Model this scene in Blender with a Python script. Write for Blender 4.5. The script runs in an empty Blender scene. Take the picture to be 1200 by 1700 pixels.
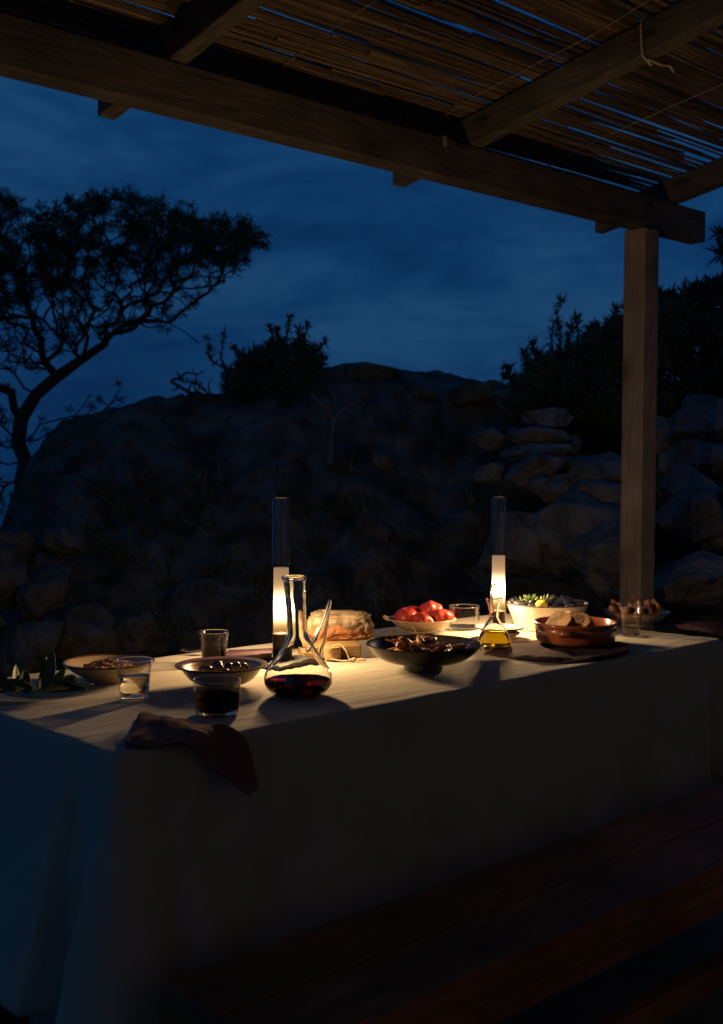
import bpy, bmesh, math, random
from mathutils import Vector, Matrix, noise
R = random.Random(7)
C = bpy.context.scene.collection
sc = bpy.context.scene
rad = math.radians

# ------------------------------------------------------------------ camera
F, HOR, CAMZ = 1900.0, 780.0, 1.19            # focal length in px of a 1200x1700 picture
PITCH = math.atan((850 - HOR) / F)
cam = bpy.data.cameras.new('camera'); camo = bpy.data.objects.new('camera', cam); C.objects.link(camo)
cam.sensor_fit = 'VERTICAL'; cam.sensor_height = 36; cam.lens = F * 36 / 1700
cam.clip_start = 0.05; cam.clip_end = 3000
camo.location = (0, 0, CAMZ); camo.rotation_euler = (math.pi / 2 - PITCH, 0, 0)
cam.dof.use_dof = True; cam.dof.focus_distance = 2.45; cam.dof.aperture_fstop = 7
sc.camera = camo

# ------------------------------------------------------------------ world: blue dusk sky with soft cloud
w = bpy.data.worlds.new("World"); sc.world = w; w.use_nodes = True
nt = w.node_tree; N = nt.nodes; L = nt.links; N.clear()
out = N.new('ShaderNodeOutputWorld'); bg = N.new('ShaderNodeBackground')
sky = N.new('ShaderNodeTexSky'); sky.sky_type = 'NISHITA'; sky.sun_disc = False
sky.sun_elevation = rad(-4); sky.sun_rotation = rad(-70)
tc = N.new('ShaderNodeTexCoord')
mp = N.new('ShaderNodeMapping'); mp.inputs['Scale'].default_value = (1.0, 1.0, 3.3); mp.inputs['Rotation'].default_value = (0.12, 0.10, 0)
L.new(tc.outputs['Generated'], mp.inputs['Vector'])
n1 = N.new('ShaderNodeTexNoise'); n1.inputs['Scale'].default_value = 4.6; n1.inputs['Detail'].default_value = 9; n1.inputs['Roughness'].default_value = 0.60
n1.inputs['Distortion'].default_value = 0.35
L.new(mp.outputs[0], n1.inputs['Vector'])
cr = N.new('ShaderNodeValToRGB'); L.new(n1.outputs['Fac'], cr.inputs['Fac'])
e = cr.color_ramp.elements
e[0].position = 0.34; e[0].color = (0.0014, 0.0185, 0.070, 1)
e[1].position = 0.66; e[1].color = (0.0095, 0.050, 0.130, 1)
m1 = e.new(0.5); m1.color = (0.0032, 0.0310, 0.100, 1)
sxyz = N.new('ShaderNodeSeparateXYZ'); L.new(tc.outputs['Generated'], sxyz.inputs[0])
gr = N.new('ShaderNodeMapRange'); gr.inputs['From Min'].default_value = 0.0; gr.inputs['From Max'].default_value = 0.5
gr.inputs['To Min'].default_value = 0.80; gr.inputs['To Max'].default_value = 1.08
L.new(sxyz.outputs['Z'], gr.inputs['Value'])
vm = N.new('ShaderNodeVectorMath'); vm.operation = 'SCALE'
L.new(cr.outputs['Color'], vm.inputs[0]); L.new(gr.outputs[0], vm.inputs['Scale'])
sk = N.new('ShaderNodeVectorMath'); sk.operation = 'SCALE'; sk.inputs['Scale'].default_value = 0.01
L.new(sky.outputs['Color'], sk.inputs[0])
ad = N.new('ShaderNodeVectorMath'); ad.operation = 'ADD'
L.new(vm.outputs[0], ad.inputs[0]); L.new(sk.outputs[0], ad.inputs[1])
L.new(ad.outputs[0], bg.inputs['Color']); bg.inputs['Strength'].default_value = 1.25
L.new(bg.outputs[0], out.inputs['Surface'])

sun = bpy.data.lights.new('dusk_glow', 'SUN'); sun.energy = 0.012; sun.angle = rad(40); sun.color = (0.25, 0.55, 1.0)
so = bpy.data.objects.new('dusk_glow', sun); C.objects.link(so)
so.rotation_euler = Vector((0.85, 0.25, -0.75)).to_track_quat('-Z', 'Y').to_euler()

vs = sc.view_settings; sc.display_settings.display_device = 'sRGB'
vs.view_transform = 'Standard'; vs.look = 'None'; vs.exposure = 0; vs.gamma = 1; vs.use_curve_mapping = False
cy = sc.cycles
cy.use_denoising = True; cy.max_bounces = 14; cy.transmission_bounces = 12; cy.transparent_max_bounces = 24; cy.glossy_bounces = 6; cy.diffuse_bounces = 4
cy.caustics_refractive = True; cy.caustics_reflective = False; cy.blur_glossy = 0.3; cy.sample_clamp_indirect = 2.5
try: cy.denoising_input_passes = 'RGB_ALBEDO_NORMAL'; cy.denoiser = 'OPENIMAGEDENOISE'
except Exception: pass
LAMP_W = 12.4

# ------------------------------------------------------------------ measuring helpers
CR = camo.rotation_euler.to_matrix()
O = Vector((0, 0, CAMZ))
def ray(px, py): return CR @ Vector(((px - 600) / F, -(py - 850) / F, -1))
def G(px, py, z):                                    # point at height z seen at a pixel
    d = ray(px, py); t = (z - CAMZ) / d.z
    return O + d * t
def D(px, py, depth):                                # point at a depth seen at a pixel
    d = ray(px, py); return O + d * (depth / d.y)
TZ = 0.75
NC = G(190, 1255, TZ); FC = G(1205, 1061, TZ)
XA = (FC - NC).normalized(); YA = Vector((-XA.y, XA.x, 0)); TL = (FC - NC).length; TW = 0.76
TANG = math.atan2(XA.y, XA.x)
def T(u, v, z=0.0): p = NC + XA * u + YA * v; return Vector((p.x, p.y, z))
def V(px, py, v):                                    # point on the vertical plane v=const of the table frame
    d = ray(px, py); c = (NC + YA * v); t = (c - O).dot(YA) / d.dot(YA)
    return O + d * t
def uv(p): q = p - NC; return q.dot(XA), q.dot(YA)
print('TABLE', TL, TANG, NC, FC)

# ------------------------------------------------------------------ object helpers
class MB:
    def __init__(s): s.v = []; s.f = []
    def add(s, vf):
        v, f = vf; o = len(s.v); s.v += [tuple(p) for p in v]; s.f += [tuple(i + o for i in q) for q in f]; return s
def me(name, vf, mat, smooth=True):
    v, f = (vf.v, vf.f) if isinstance(vf, MB) else vf
    m = bpy.data.meshes.new(name); m.from_pydata([tuple(p) for p in v], [], f); m.update()
    if mat: m.materials.append(mat)
    if smooth:
        m.polygons.foreach_set('use_smooth', [True] * len(m.polygons)); m.set_sharp_from_angle(angle=rad(42))
    return m
def ob(name, vf, mat, parent=None, loc=(0, 0, 0), rot=(0, 0, 0), smooth=True):
    m = vf if isinstance(vf, bpy.types.Mesh) else me(name, vf, mat, smooth)
    o = bpy.data.objects.new(name, m); C.objects.link(o); o.location = loc; o.rotation_euler = rot
    if parent: o.parent = parent
    return o
def tag(o, label=None, cat=None, group=None, kind=None):
    if label: o['label'] = label
    if cat: o['category'] = cat
    if group: o['group'] = group
    if kind: o['kind'] = kind
    return o
def thing(name, label, cat, loc=(0, 0, 0), rz=0, group=None):
    o = bpy.data.objects.new(name, None); C.objects.link(o); o.location = loc; o.rotation_euler = (0, 0, rz)
    o.empty_display_size = 0.05
    return tag(o, label, cat, group)
def bevel(o, wd=0.004, seg=2):
    b = o.modifiers.new('bevel', 'BEVEL'); b.width = wd; b.segments = seg; b.limit_method = 'ANGLE'; return o
def solid(o, t=0.003, off=0):
    b = o.modifiers.new('solid', 'SOLIDIFY'); b.thickness = t; b.offset = off; return o
def subs(o, n=1):
    b = o.modifiers.new('sub', 'SUBSURF'); b.levels = n; b.render_levels = n; return o
def box(x0, x1, y0, y1, z0, z1):
    v = [(x, y, z) for z in (z0, z1) for y in (y0, y1) for x in (x0, x1)]
    return v, [(0, 2, 3, 1), (4, 5, 7, 6), (0, 1, 5, 4), (2, 6, 7, 3), (0, 4, 6, 2), (1, 3, 7, 5)]
def lathe(prof, seg=56, lean=None, closed=True):
    """profile of (r, z); r==0 makes a pole."""
    v = []; f = []; idx = []
    for (r, z) in prof:
        dx, dy = lean(z) if lean else (0, 0)
        if r < 1e-6: idx.append([len(v)]); v.append((dx, dy, z))
        else:
            idx.append(list(range(len(v), len(v) + seg)))
            v += [(dx + r * math.cos(2 * math.pi * k / seg), dy + r * math.sin(2 * math.pi * k / seg), z) for k in range(seg)]
    for a, b in zip(idx, idx[1:]):
        for k in range(seg):
            k2 = (k + 1) % seg
            if len(a) == 1 and len(b) == 1: continue
            if len(a) == 1: f.append((a[0], b[k2], b[k]))
            elif len(b) == 1: f.append((a[k], a[k2], b[0]))
            else: f.append((a[k], a[k2], b[k2], b[k]))
    return v, f
def smooth_prof(pts, n=4):
    """Catmull-Rom through (r,z) points"""
    o = []
    for i in range(len(pts) - 1):
        p0 = pts[max(i - 1, 0)]; p1 = pts[i]; p2 = pts[i + 1]; p3 = pts[min(i + 2, len(pts) - 1)]
        for k in range(n):
            t = k / n
            o.append(tuple(max(0, .5 * (2 * p1[j] + (p2[j] - p0[j]) * t + (2 * p0[j] - 5 * p1[j] + 4 * p2[j] - p3[j]) * t * t + (3 * p1[j] - p0[j] - 3 * p2[j] + p3[j]) * t ** 3)) for j in (0, 1)))
    o.append(pts[-1]); return o
def spline(pts, n=6):
    pts = [Vector(p) for p in pts]; o = []
    for i in range(len(pts) - 1):
        p0 = pts[max(i - 1, 0)]; p1 = pts[i]; p2 = pts[i + 1]; p3 = pts[min(i + 2, len(pts) - 1)]
        for k in range(n):
            t = k / n
            o.append(.5 * (2 * p1 + (p2 - p0) * t + (2 * p0 - 5 * p1 + 4 * p2 - p3) * t * t + (3 * p1 - p0 - 3 * p2 + p3) * t ** 3))
    o.append(pts[-1]); return o
def tube(pts, rr, seg=8, cap=True):
    pts = [Vector(p) for p in pts]; n = len(pts)
    if not hasattr(rr, '__len__'): rr = [rr] * n
    v = []; f = []; up = None
    for i, p in enumerate(pts):
        t = (pts[min(i + 1, n - 1)] - pts[max(i - 1, 0)])
        t = t.normalized() if t.length > 1e-9 else Vector((0, 0, 1))
        if up is None:
            up = Vector((0, 0, 1)) if abs(t.z) < .9 else Vector((1, 0, 0))
        a = t.cross(up); a = a.normalized() if a.length > 1e-6 else t.orthogonal().normalized()
        b = a.cross(t); up = b
        for k in range(seg):
            q = 2 * math.pi * k / seg
            v.append(p + (a * math.cos(q) + b * math.sin(q)) * rr[i])
    for i in range(n - 1):
        for k in range(seg):
            k2 = (k + 1) % seg
            f.append((i * seg + k, (i + 1) * seg + k, (i + 1) * seg + k2, i * seg + k2))
    if cap:
        f.append(tuple(range(seg))); f.append(tuple(reversed(range((n - 1) * seg, n * seg))))
    return v, f
_ico = {}
def ico(sub):
    if sub not in _ico:
        b = bmesh.new(); bmesh.ops.create_icosphere(b, subdivisions=sub, radius=1)
        _ico[sub] = ([v.co.copy() for v in b.verts], [tuple(x.index for x in q.verts) for q in b.faces]); b.free()
    return _ico[sub]
def blob(sub, sx, sy, sz, amp=0.0, freq=1.5, seed=0, flat=0, oct=3):
    v0, f = ico(sub); v = []
    off = Vector((seed * 7.3, seed * 3.1, seed * 5.7))
    for p in v0:
        k = 1 + amp * noise.fractal(p * freq + off, 0.8, 2.1, oct)
        q = Vector((p.x * sx * k, p.y * sy * k, p.z * sz * k))
        if flat: q.z = max(q.z, -sz * flat)
        v.append(q)
    return v, f
def crag(p):
    d, pts = noise.voronoi(p)
    return min(.5, d[1] - d[0])
def rock(sub, sx, sy, sz, seed):
    """angular boulder: sphere cut by random planes, then roughened"""
    rr = random.Random(seed * 13 + 5); v0, f = ico(sub)
    pl = []
    for _ in range(11):
        n = Vector((rr.gauss(0, 1), rr.gauss(0, 1), rr.gauss(0, 1))).normalized(); pl.append((n, rr.uniform(.48, .80)))
    off = Vector((seed * 4.1, seed * 2.3, seed)); v = []
    for p in v0:
        k = 1.0
        for n, d in pl:
            c = p.dot(n)
            if c > .01: k = min(k, d / c)
        k = k * (1 + .10 * noise.fractal(p * 1.9 + off, .8, 2.1, 6) + .05 * (crag(p * 2.6 + off) - .2))
        v.append(Vector((p.x * sx * k, p.y * sy * k, p.z * sz * k)) * 1.34)
    return v, f

# ------------------------------------------------------------------ materials
def mat(name, c1, c2=None, scale=20, rough=.7, bump=0, bscale=None, spec=.5, stretch=(1, 1, 1), detail=6, coord='Object', island=0, metal=0, coat=0, sss=0, dist=0, ramp=(.35, .65), bdist=.002, vor=0):
    m = bpy.data.materials.new(name); m.use_nodes = True; n = m.node_tree.nodes; l = m.node_tree.links
    p = n['Principled BSDF']; p.inputs['Roughness'].default_value = rough
    p.inputs['Specular IOR Level'].default_value = spec; p.inputs['Metallic'].default_value = metal
    if coat: p.inputs['Coat Weight'].default_value = coat; p.inputs['Coat Roughness'].default_value = .04
    if sss: p.inputs['Subsurface Weight'].default_value = sss; p.inputs['Subsurface Scale'].default_value = .01
    c2 = c2 or tuple(x * .75 for x in c1)
    t = n.new('ShaderNodeTexCoord'); mp = n.new('ShaderNodeMapping'); mp.inputs['Scale'].default_value = stretch
    l.new(t.outputs[coord], mp.inputs['Vector'])
    nz = n.new('ShaderNodeTexNoise'); nz.inputs['Scale'].default_value = scale; nz.inputs['Detail'].default_value = detail; nz.inputs['Distortion'].default_value = dist
    l.new(mp.outputs[0], nz.inputs['Vector'])
    r = n.new('ShaderNodeValToRGB'); r.color_ramp.elements[0].position = ramp[0]; r.color_ramp.elements[1].position = ramp[1]
    r.color_ramp.elements[0].color = (*c2, 1); r.color_ramp.elements[1].color = (*c1, 1)
    l.new(nz.outputs['Fac'], r.inputs['Fac']); last = r.outputs['Color']
    if island:
        g = n.new('ShaderNodeNewGeometry'); mr = n.new('ShaderNodeMapRange'); mr.inputs['To Min'].default_value = 1 - island; mr.inputs['To Max'].default_value = 1 + island
        oi = n.new('ShaderNodeObjectInfo'); adn = n.new('ShaderNodeMath'); adn.operation = 'ADD'; fr = n.new('ShaderNodeMath'); fr.operation = 'FRACT'
        l.new(g.outputs['Random Per Island'], adn.inputs[0]); l.new(oi.outputs['Random'], adn.inputs[1]); l.new(adn.outputs[0], fr.inputs[0])
        l.new(fr.outputs[0], mr.inputs['Value'])
        h = n.new('ShaderNodeVectorMath'); h.operation = 'SCALE'; l.new(last, h.inputs[0]); l.new(mr.outputs[0], h.inputs['Scale']); last = h.outputs[0]
    l.new(last, p.inputs['Base Color'])
    if bump:
        nb = n.new('ShaderNodeTexNoise'); nb.inputs['Scale'].default_value = bscale or scale * 3; nb.inputs['Detail'].default_value = 8
        l.new(mp.outputs[0], nb.inputs['Vector']); hsrc = nb.outputs['Fac']
        if vor:
            vo = n.new('ShaderNodeTexVoronoi'); vo.feature = 'DISTANCE_TO_EDGE'; vo.inputs['Scale'].default_value = vor; l.new(mp.outputs[0], vo.inputs['Vector'])
            mn = n.new('ShaderNodeMath'); mn.operation = 'MINIMUM'; mn.inputs[1].default_value = .12; l.new(vo.outputs['Distance'], mn.inputs[0])
            mu = n.new('ShaderNodeMath'); mu.operation = 'MULTIPLY_ADD'; mu.inputs[1].default_value = 4.0; l.new(mn.outputs[0], mu.inputs[0]); l.new(hsrc, mu.inputs[2]); hsrc = mu.outputs[0]
        b = n.new('ShaderNodeBump'); b.inputs['Strength'].default_value = bump; b.inputs['Distance'].default_value = bdist
        l.new(hsrc, b.inputs['Height']); l.new(b.outputs[0], p.inputs['Normal'])
    return m
def fabric(name, c1, c2, weave=900, bdist=.0006, slub=.25):
    """linen: crossed weave threads, slubs and long soft creases"""
    m = mat(name, c1, c2, scale=6, rough=.92, spec=.15, detail=5); n = m.node_tree.nodes; l = m.node_tree.links; p = n['Principled BSDF']
    p.inputs['Sheen Weight'].default_value = .15 if c1[0] > .3 else .0; p.inputs['Specular IOR Level'].default_value = .15 if c1[0] > .3 else .04
    t = n.new('ShaderNodeTexCoord'); s = []
    for st, sc_ in (((1, .04, 1), 420), ((.04, 1, 1), 420)):
        mp = n.new('ShaderNodeMapping'); mp.inputs['Scale'].default_value = st; l.new(t.outputs['Object'], mp.inputs[0])
        z = n.new('ShaderNodeTexNoise'); z.inputs['Scale'].default_value = sc_; z.inputs['Detail'].default_value = 2; l.new(mp.outputs[0], z.inputs['Vector']); s.append(z)
    a = n.new('ShaderNodeMath'); a.operation = 'ADD'; l.new(s[0].outputs['Fac'], a.inputs[0]); l.new(s[1].outputs['Fac'], a.inputs[1])
    # creases
    mp = n.new('ShaderNodeMapping'); mp.inputs['Scale'].default_value = (1, 4.5, 1); mp.inputs['Rotation'].default_value = (0, 0, .35); l.new(t.outputs['Object'], mp.inputs[0])
    z = n.new('ShaderNodeTexNoise'); z.inputs['Scale'].default_value = 7; z.inputs['Detail'].default_value = 4; z.inputs['Distortion'].default_value = .8; l.new(mp.outputs[0], z.inputs['Vector'])
    b1 = n.new('ShaderNodeBump'); b1.inputs['Strength'].default_value = .55; b1.inputs['Distance'].default_value = bdist; l.new(a.outputs[0], b1.inputs['Height'])
    b2 = n.new('ShaderNodeBump'); b2.inputs['Strength'].default_value = .5; b2.inputs['Distance'].default_value = .008; l.new(z.outputs['Fac'], b2.inputs['Height'])
    l.new(b1.outputs[0], b2.inputs['Normal']); l.new(b2.outputs[0], p.inputs['Normal'])
    return m
def wood(name, c1, c2, axis=0, rough=.75, scale=9):
    st = [9, 9, 9]; st[axis] = .5
    m = mat(name, c1, c2, scale=scale, rough=rough, bump=.6, bscale=scale * 2.2, spec=.25, stretch=tuple(st), detail=9, dist=.6, ramp=(.3, .7), bdist=.004)
    n = m.node_tree.nodes; l = m.node_tree.links; p = n['Principled BSDF']; src = p.inputs['Base Color'].links[0].from_socket
    t = n.new('ShaderNodeTexCoord'); mp = n.new('ShaderNodeMapping'); s3 = [5, 5, 5]; s3[axis] = 1.6; mp.inputs['Scale'].default_value = s3; l.new(t.outputs['Object'], mp.inputs[0])
    vo = n.new('ShaderNodeTexVoronoi'); vo.inputs['Scale'].default_value = 1.6; l.new(mp.outputs[0], vo.inputs['Vector'])
    mr = n.new('ShaderNodeMapRange'); mr.inputs['From Min'].default_value = .05; mr.inputs['From Max'].default_value = .16; mr.inputs['To Min'].default_value = .32; l.new(vo.outputs['Distance'], mr.inputs[0])
    z = n.new('ShaderNodeTexNoise'); z.inputs['Scale'].default_value = 3.2; z.inputs['Detail'].default_value = 6; l.new(t.outputs['Object'], z.inputs['Vector'])
    m2 = n.new('ShaderNodeMapRange'); m2.inputs['From Min'].default_value = .35; m2.inputs['From Max'].default_value = .65; m2.inputs['To Min'].default_value = .6; m2.inputs['To Max'].default_value = 1.2; l.new(z.outputs['Fac'], m2.inputs[0])
    mm = n.new('ShaderNodeMath'); mm.operation = 'MULTIPLY'; l.new(mr.outputs[0], mm.inputs[0]); l.new(m2.outputs[0], mm.inputs[1])
    h = n.new('ShaderNodeVectorMath'); h.operation = 'SCALE'; l.new(src, h.inputs[0]); l.new(mm.outputs[0], h.inputs['Scale']); l.new(h.outputs[0], p.inputs['Base Color'])
    return m
def glass(name, col=(1, 1, 1), ior=1.5, rough=0):
    m = bpy.data.materials.new(name); m.use_nodes = True; n = m.node_tree.nodes; l = m.node_tree.links
    n.remove(n['Principled BSDF']); g = n.new('ShaderNodeBsdfGlass'); g.inputs['Color'].default_value = (*col, 1); g.inputs['IOR'].default_value = ior; g.inputs['Roughness'].default_value = rough
    l.new(g.outputs[0], n['Material Output'].inputs[0]); return m
def thin_glass(name, tr=(.95, .95, .93), ex=3.0, mul=.6, base=0.0, rough=0.0):
    m = bpy.data.materials.new(name); m.use_nodes = True; n = m.node_tree.nodes; l = m.node_tree.links
    n.remove(n['Principled BSDF']); a = n.new('ShaderNodeBsdfTransparent'); a.inputs[0].default_value = (*tr, 1)
    b = n.new('ShaderNodeBsdfGlossy'); b.inputs['Roughness'].default_value = rough
    lw = n.new('ShaderNodeLayerWeight'); pw = n.new('ShaderNodeMath'); pw.operation = 'POWER'; pw.inputs[1].default_value = ex; l.new(lw.outputs['Facing'], pw.inputs[0])
    ma = n.new('ShaderNodeMath'); ma.operation = 'MULTIPLY_ADD'; ma.inputs[1].default_value = mul; ma.inputs[2].default_value = base; l.new(pw.outputs[0], ma.inputs[0])
    mx = n.new('ShaderNodeMixShader'); l.new(ma.outputs[0], mx.inputs[0]); l.new(a.outputs[0], mx.inputs[1]); l.new(b.outputs[0], mx.inputs[2])
    l.new(mx.outputs[0], n['Material Output'].inputs[0]); return m

LINEN = fabric('linen', (.46, .41, .315), (.40, .355, .27))
NAPKIN = fabric('plum_linen', (.24, .125, .10), (.16, .08, .068))
MAUVE = fabric('mauve_linen', (.075, .046, .056), (.05, .032, .04))
PLUM = fabric('dark_plum_linen', (.06, .034, .038), (.04, .024, .028))
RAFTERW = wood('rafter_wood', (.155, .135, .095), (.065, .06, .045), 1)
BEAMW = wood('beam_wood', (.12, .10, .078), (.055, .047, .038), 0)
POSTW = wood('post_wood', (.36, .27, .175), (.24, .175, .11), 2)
REED = mat('reed', (.19, .13, .075), (.065, .045, .028), scale=14, rough=.6, bump=.4, bscale=60, stretch=(.15, 1, 1), island=.55, spec=.3)
TABLEW = wood('table_wood', (.12, .07, .04), (.06, .035, .02), 0)
BENCHW = wood('bench_wood', (.42, .155, .07), (.21, .075, .034), 0, rough=.6)
ROCK = mat('granite', (.21, .198, .182), (.06, .056, .052), scale=4.5, rough=.95, bump=1, bscale=7, spec=.15, detail=12, coord='Object', bdist=.12, ramp=(.3, .7), vor=0)
SLOPE = mat('dark_scrubby_rock', (.14, .126, .105), (.032, .030, .025), scale=5, rough=1, bump=1, bscale=8, spec=.05, detail=12, bdist=.12)
GROUNDM = mat('packed_earth', (.32, .27, .22), (.20, .17, .14), scale=4, rough=1, bump=.8, bscale=40, bdist=.02, spec=.1)
PLASTER = mat('plaster', (.78, .74, .66), (.70, .66, .58), scale=3, rough=.95, bump=.3, bscale=40)
BARK = mat('bark', (.09, .07, .055), (.04, .032, .026), scale=9, rough=.95, bump=1, bscale=25, stretch=(1, 1, .3), spec=.1, bdist=.02)
PINE = mat('pine_needles', (.055, .085, .035), (.025, .045, .02), scale=3, rough=.75, island=.5, spec=.2)
SHRUB = mat('shrub_leaves', (.06, .085, .05), (.03, .045, .025), scale=3, rough=.7, island=.5, spec=.25)
STONEWARE = mat('cream_stoneware', (.56, .40, .235), (.44, .30, .17), scale=14, rough=.28, bump=.15, bscale=30, coat=.4)
RIM = mat('brown_glaze', (.16, .08, .04), (.09, .05, .03), scale=20, rough=.3, coat=.5)
BLACKG = mat('black_glaze', (.022, .020, .016), (.012, .011, .010), scale=8, rough=.22, coat=.15, spec=.3)
TERRA = mat('terracotta_glaze', (.36, .105, .035), (.22, .06, .022), scale=9, rough=.22, coat=.6, bump=.2, bscale=25)
ENAMEL = mat('white_enamel', (.62, .58, .49), (.55, .51, .42), scale=5, rough=.25, coat=.4)
DARKE = mat('dark_enamel', (.05, .055, .065), (.03, .03, .04), scale=5, rough=.2, coat=.4)
SLATE = mat('slate', (.035, .033, .035), (.02, .02, .02), scale=12, rough=.55, bump=.4)
METALB = mat('dark_bronze', (.05, .038, .03), (.035, .028, .022), scale=12, rough=.42, metal=.6)
STEEL = mat('steel', (.45, .42, .38), (.35, .33, .3), scale=12, rough=.25, metal=1)
CLEAR = glass('clear_glass', (.985, .99, .975), 1.5)
BLOWN = glass('hand_blown_glass', (.985, .99, .965), 1.5)
_n = BLOWN.node_tree.nodes; _l = BLOWN.node_tree.links; _t = _n.new('ShaderNodeTexCoord'); _z = _n.new('ShaderNodeTexNoise'); _z.inputs['Scale'].default_value = 22; _z.inputs['Detail'].default_value = 1.5
_l.new(_t.outputs['Object'], _z.inputs['Vector']); _b = _n.new('ShaderNodeBump'); _b.inputs['Strength'].default_value = .45; _b.inputs['Distance'].default_value = .006; _l.new(_z.outputs['Fac'], _b.inputs['Height'])
_l.new(_b.outputs[0], [q for q in _n if q.type == 'BSDF_GLASS'][0].inputs['Normal'])
WATER = glass('water', (.99, .99, .97), 1.33)
WINE = glass('red_wine', (.10, .006, .010), 1.34)
OIL = glass('olive_oil', (.90, .74, .10), 1.46)
CHIM = thin_glass('lantern_glass', ex=6)
TUMB = thin_glass('tumbler_glass', (.975, .975, .965), 2.4, .8, .012, .03)
TOMATO = mat('tomato_skin', (.50, .055, .03), (.33, .028, .018), scale=22, rough=.34, coat=.2, island=.2, sss=.2, spec=.5)
OLIVE = mat('olive_skin', (.085, .075, .025), (.035, .03, .012), scale=30, rough=.25, coat=.3)
CRUST = mat('bread_crust', (.34, .235, .14), (.21, .075, .022), scale=17, rough=.85, bump=.9, bscale=45, bdist=.004, ramp=(.38, .62), detail=8, dist=.5)
LOAFM = mat('floury_crust', (.21, .155, .10), (.065, .04, .02), scale=26, rough=.9, bump=1, bscale=70, bdist=.004, ramp=(.36, .60), detail=10, dist=.6)
_n = LOAFM.node_tree.nodes; _l = LOAFM.node_tree.links; _p = _n['Principled BSDF']; _src = _p.inputs['Base Color'].links[0].from_socket
_t = _n.new('ShaderNodeTexCoord'); _s = _n.new('ShaderNodeSeparateXYZ'); _l.new(_t.outputs['Object'], _s.inputs[0])
_nz = _n.new('ShaderNodeTexNoise'); _nz.inputs['Scale'].default_value = 22; _nz.inputs['Detail'].default_value = 6; _l.new(_t.outputs['Object'], _nz.inputs['Vector'])
_a = _n.new('ShaderNodeMath'); _a.operation = 'MULTIPLY_ADD'; _a.inputs[1].default_value = .09; _l.new(_nz.outputs['Fac'], _a.inputs[0]); _l.new(_s.outputs['Z'], _a.inputs[2])
_r = _n.new('ShaderNodeMapRange'); _r.inputs['From Min'].default_value = .038; _r.inputs['From Max'].default_value = .052; _r.inputs['To Min'].default_value = 1; _r.inputs['To Max'].default_value = 0; _l.new(_a.outputs[0], _r.inputs[0])
_m = _n.new('ShaderNodeMix'); _m.data_type = 'RGBA'; _l.new(_r.outputs[0], _m.inputs[0]); _l.new(_src, _m.inputs[6]); _m.inputs[7].default_value = (.23, .085, .028, 1); _l.new(_m.outputs[2], _p.inputs['Base Color'])
CRUMB = mat('bread_crumb', (.58, .35, .13), (.34, .17, .05), scale=60, rough=.9, bump=.9, bscale=140, bdist=.003)
BOARDW = wood('board_wood', (.33, .215, .10), (.22, .135, .06), 0, rough=.6)
CORD = mat('cord', (.62, .48, .30), (.48, .36, .22), scale=120, rough=.9, bump=.5)
LEAFM = mat('olive_leaf', (.12, .19, .05), (.06, .10, .028), scale=25, rough=.45, island=.35, stretch=(1, .3, 1))
SHELLM = mat('mussel_shell', (.022, .022, .030), (.010, .010, .014), scale=40, rough=.25, coat=.5)
SHELLI = mat('shell_inside', (.62, .60, .58), (.35, .36, .42), scale=30, rough=.2, coat=.5)
LEMON = mat('lemon', (.80, .55, .07), (.70, .45, .05), scale=50, rough=.4, bump=.3)
PRAWN = mat('prawn', (.58, .27, .11), (.20, .075, .035), scale=90, rough=.45, coat=.15, bump=.8, island=.4)
SNAIL = mat('browned_shell', (.24, .10, .05), (.09, .04, .022), scale=70, rough=.5, bump=.6, island=.4)
NUTM = mat('nut', (.55, .34, .16), (.30, .16, .07), scale=80, rough=.6, island=.4)
HERB = mat('herb', (.06, .11, .022), (.035, .06, .012), scale=30, rough=.5, island=.3)
SEAM = mat('sea', (.02, .04, .06), (.015, .03, .05), scale=.3, rough=.18, bump=.5, bscale=.5, bdist=.2)
STRAP = mat('galvanised', (.42, .40, .37), (.3, .29, .27), scale=40, rough=.5, metal=.5)
SAUCE = mat('pan_sauce', (.10, .045, .02), (.05, .02, .01), scale=30, rough=.3, coat=.3)

# ------------------------------------------------------------------ setting
def grid(nx, ny, fn):
    v = [fn(i / (nx - 1), j / (ny - 1)) for j in range(ny) for i in range(nx)]
    f = [(j * nx + i, j * nx + i + 1, (j + 1) * nx + i + 1, (j + 1) * nx + i) for j in range(ny - 1) for i in range(nx - 1)]
    return v, f
def floor_fn(a, b):
    x, y = -14 + 28 * a, -6 + 13 * b
    return (x, y, .014 * noise.fractal(Vector((x * 2, y * 2, 0)), 1, 2, 5))
tag(ob('ground', grid(200, 120, floor_fn), GROUNDM), kind='structure')
tag(ob('sea', ([(-2500, 8, -14), (2500, 8, -14), (2500, 2900, -14), (-2500, 2900, -14)], [(0, 1, 2, 3)]), SEAM), kind='structure')

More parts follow.
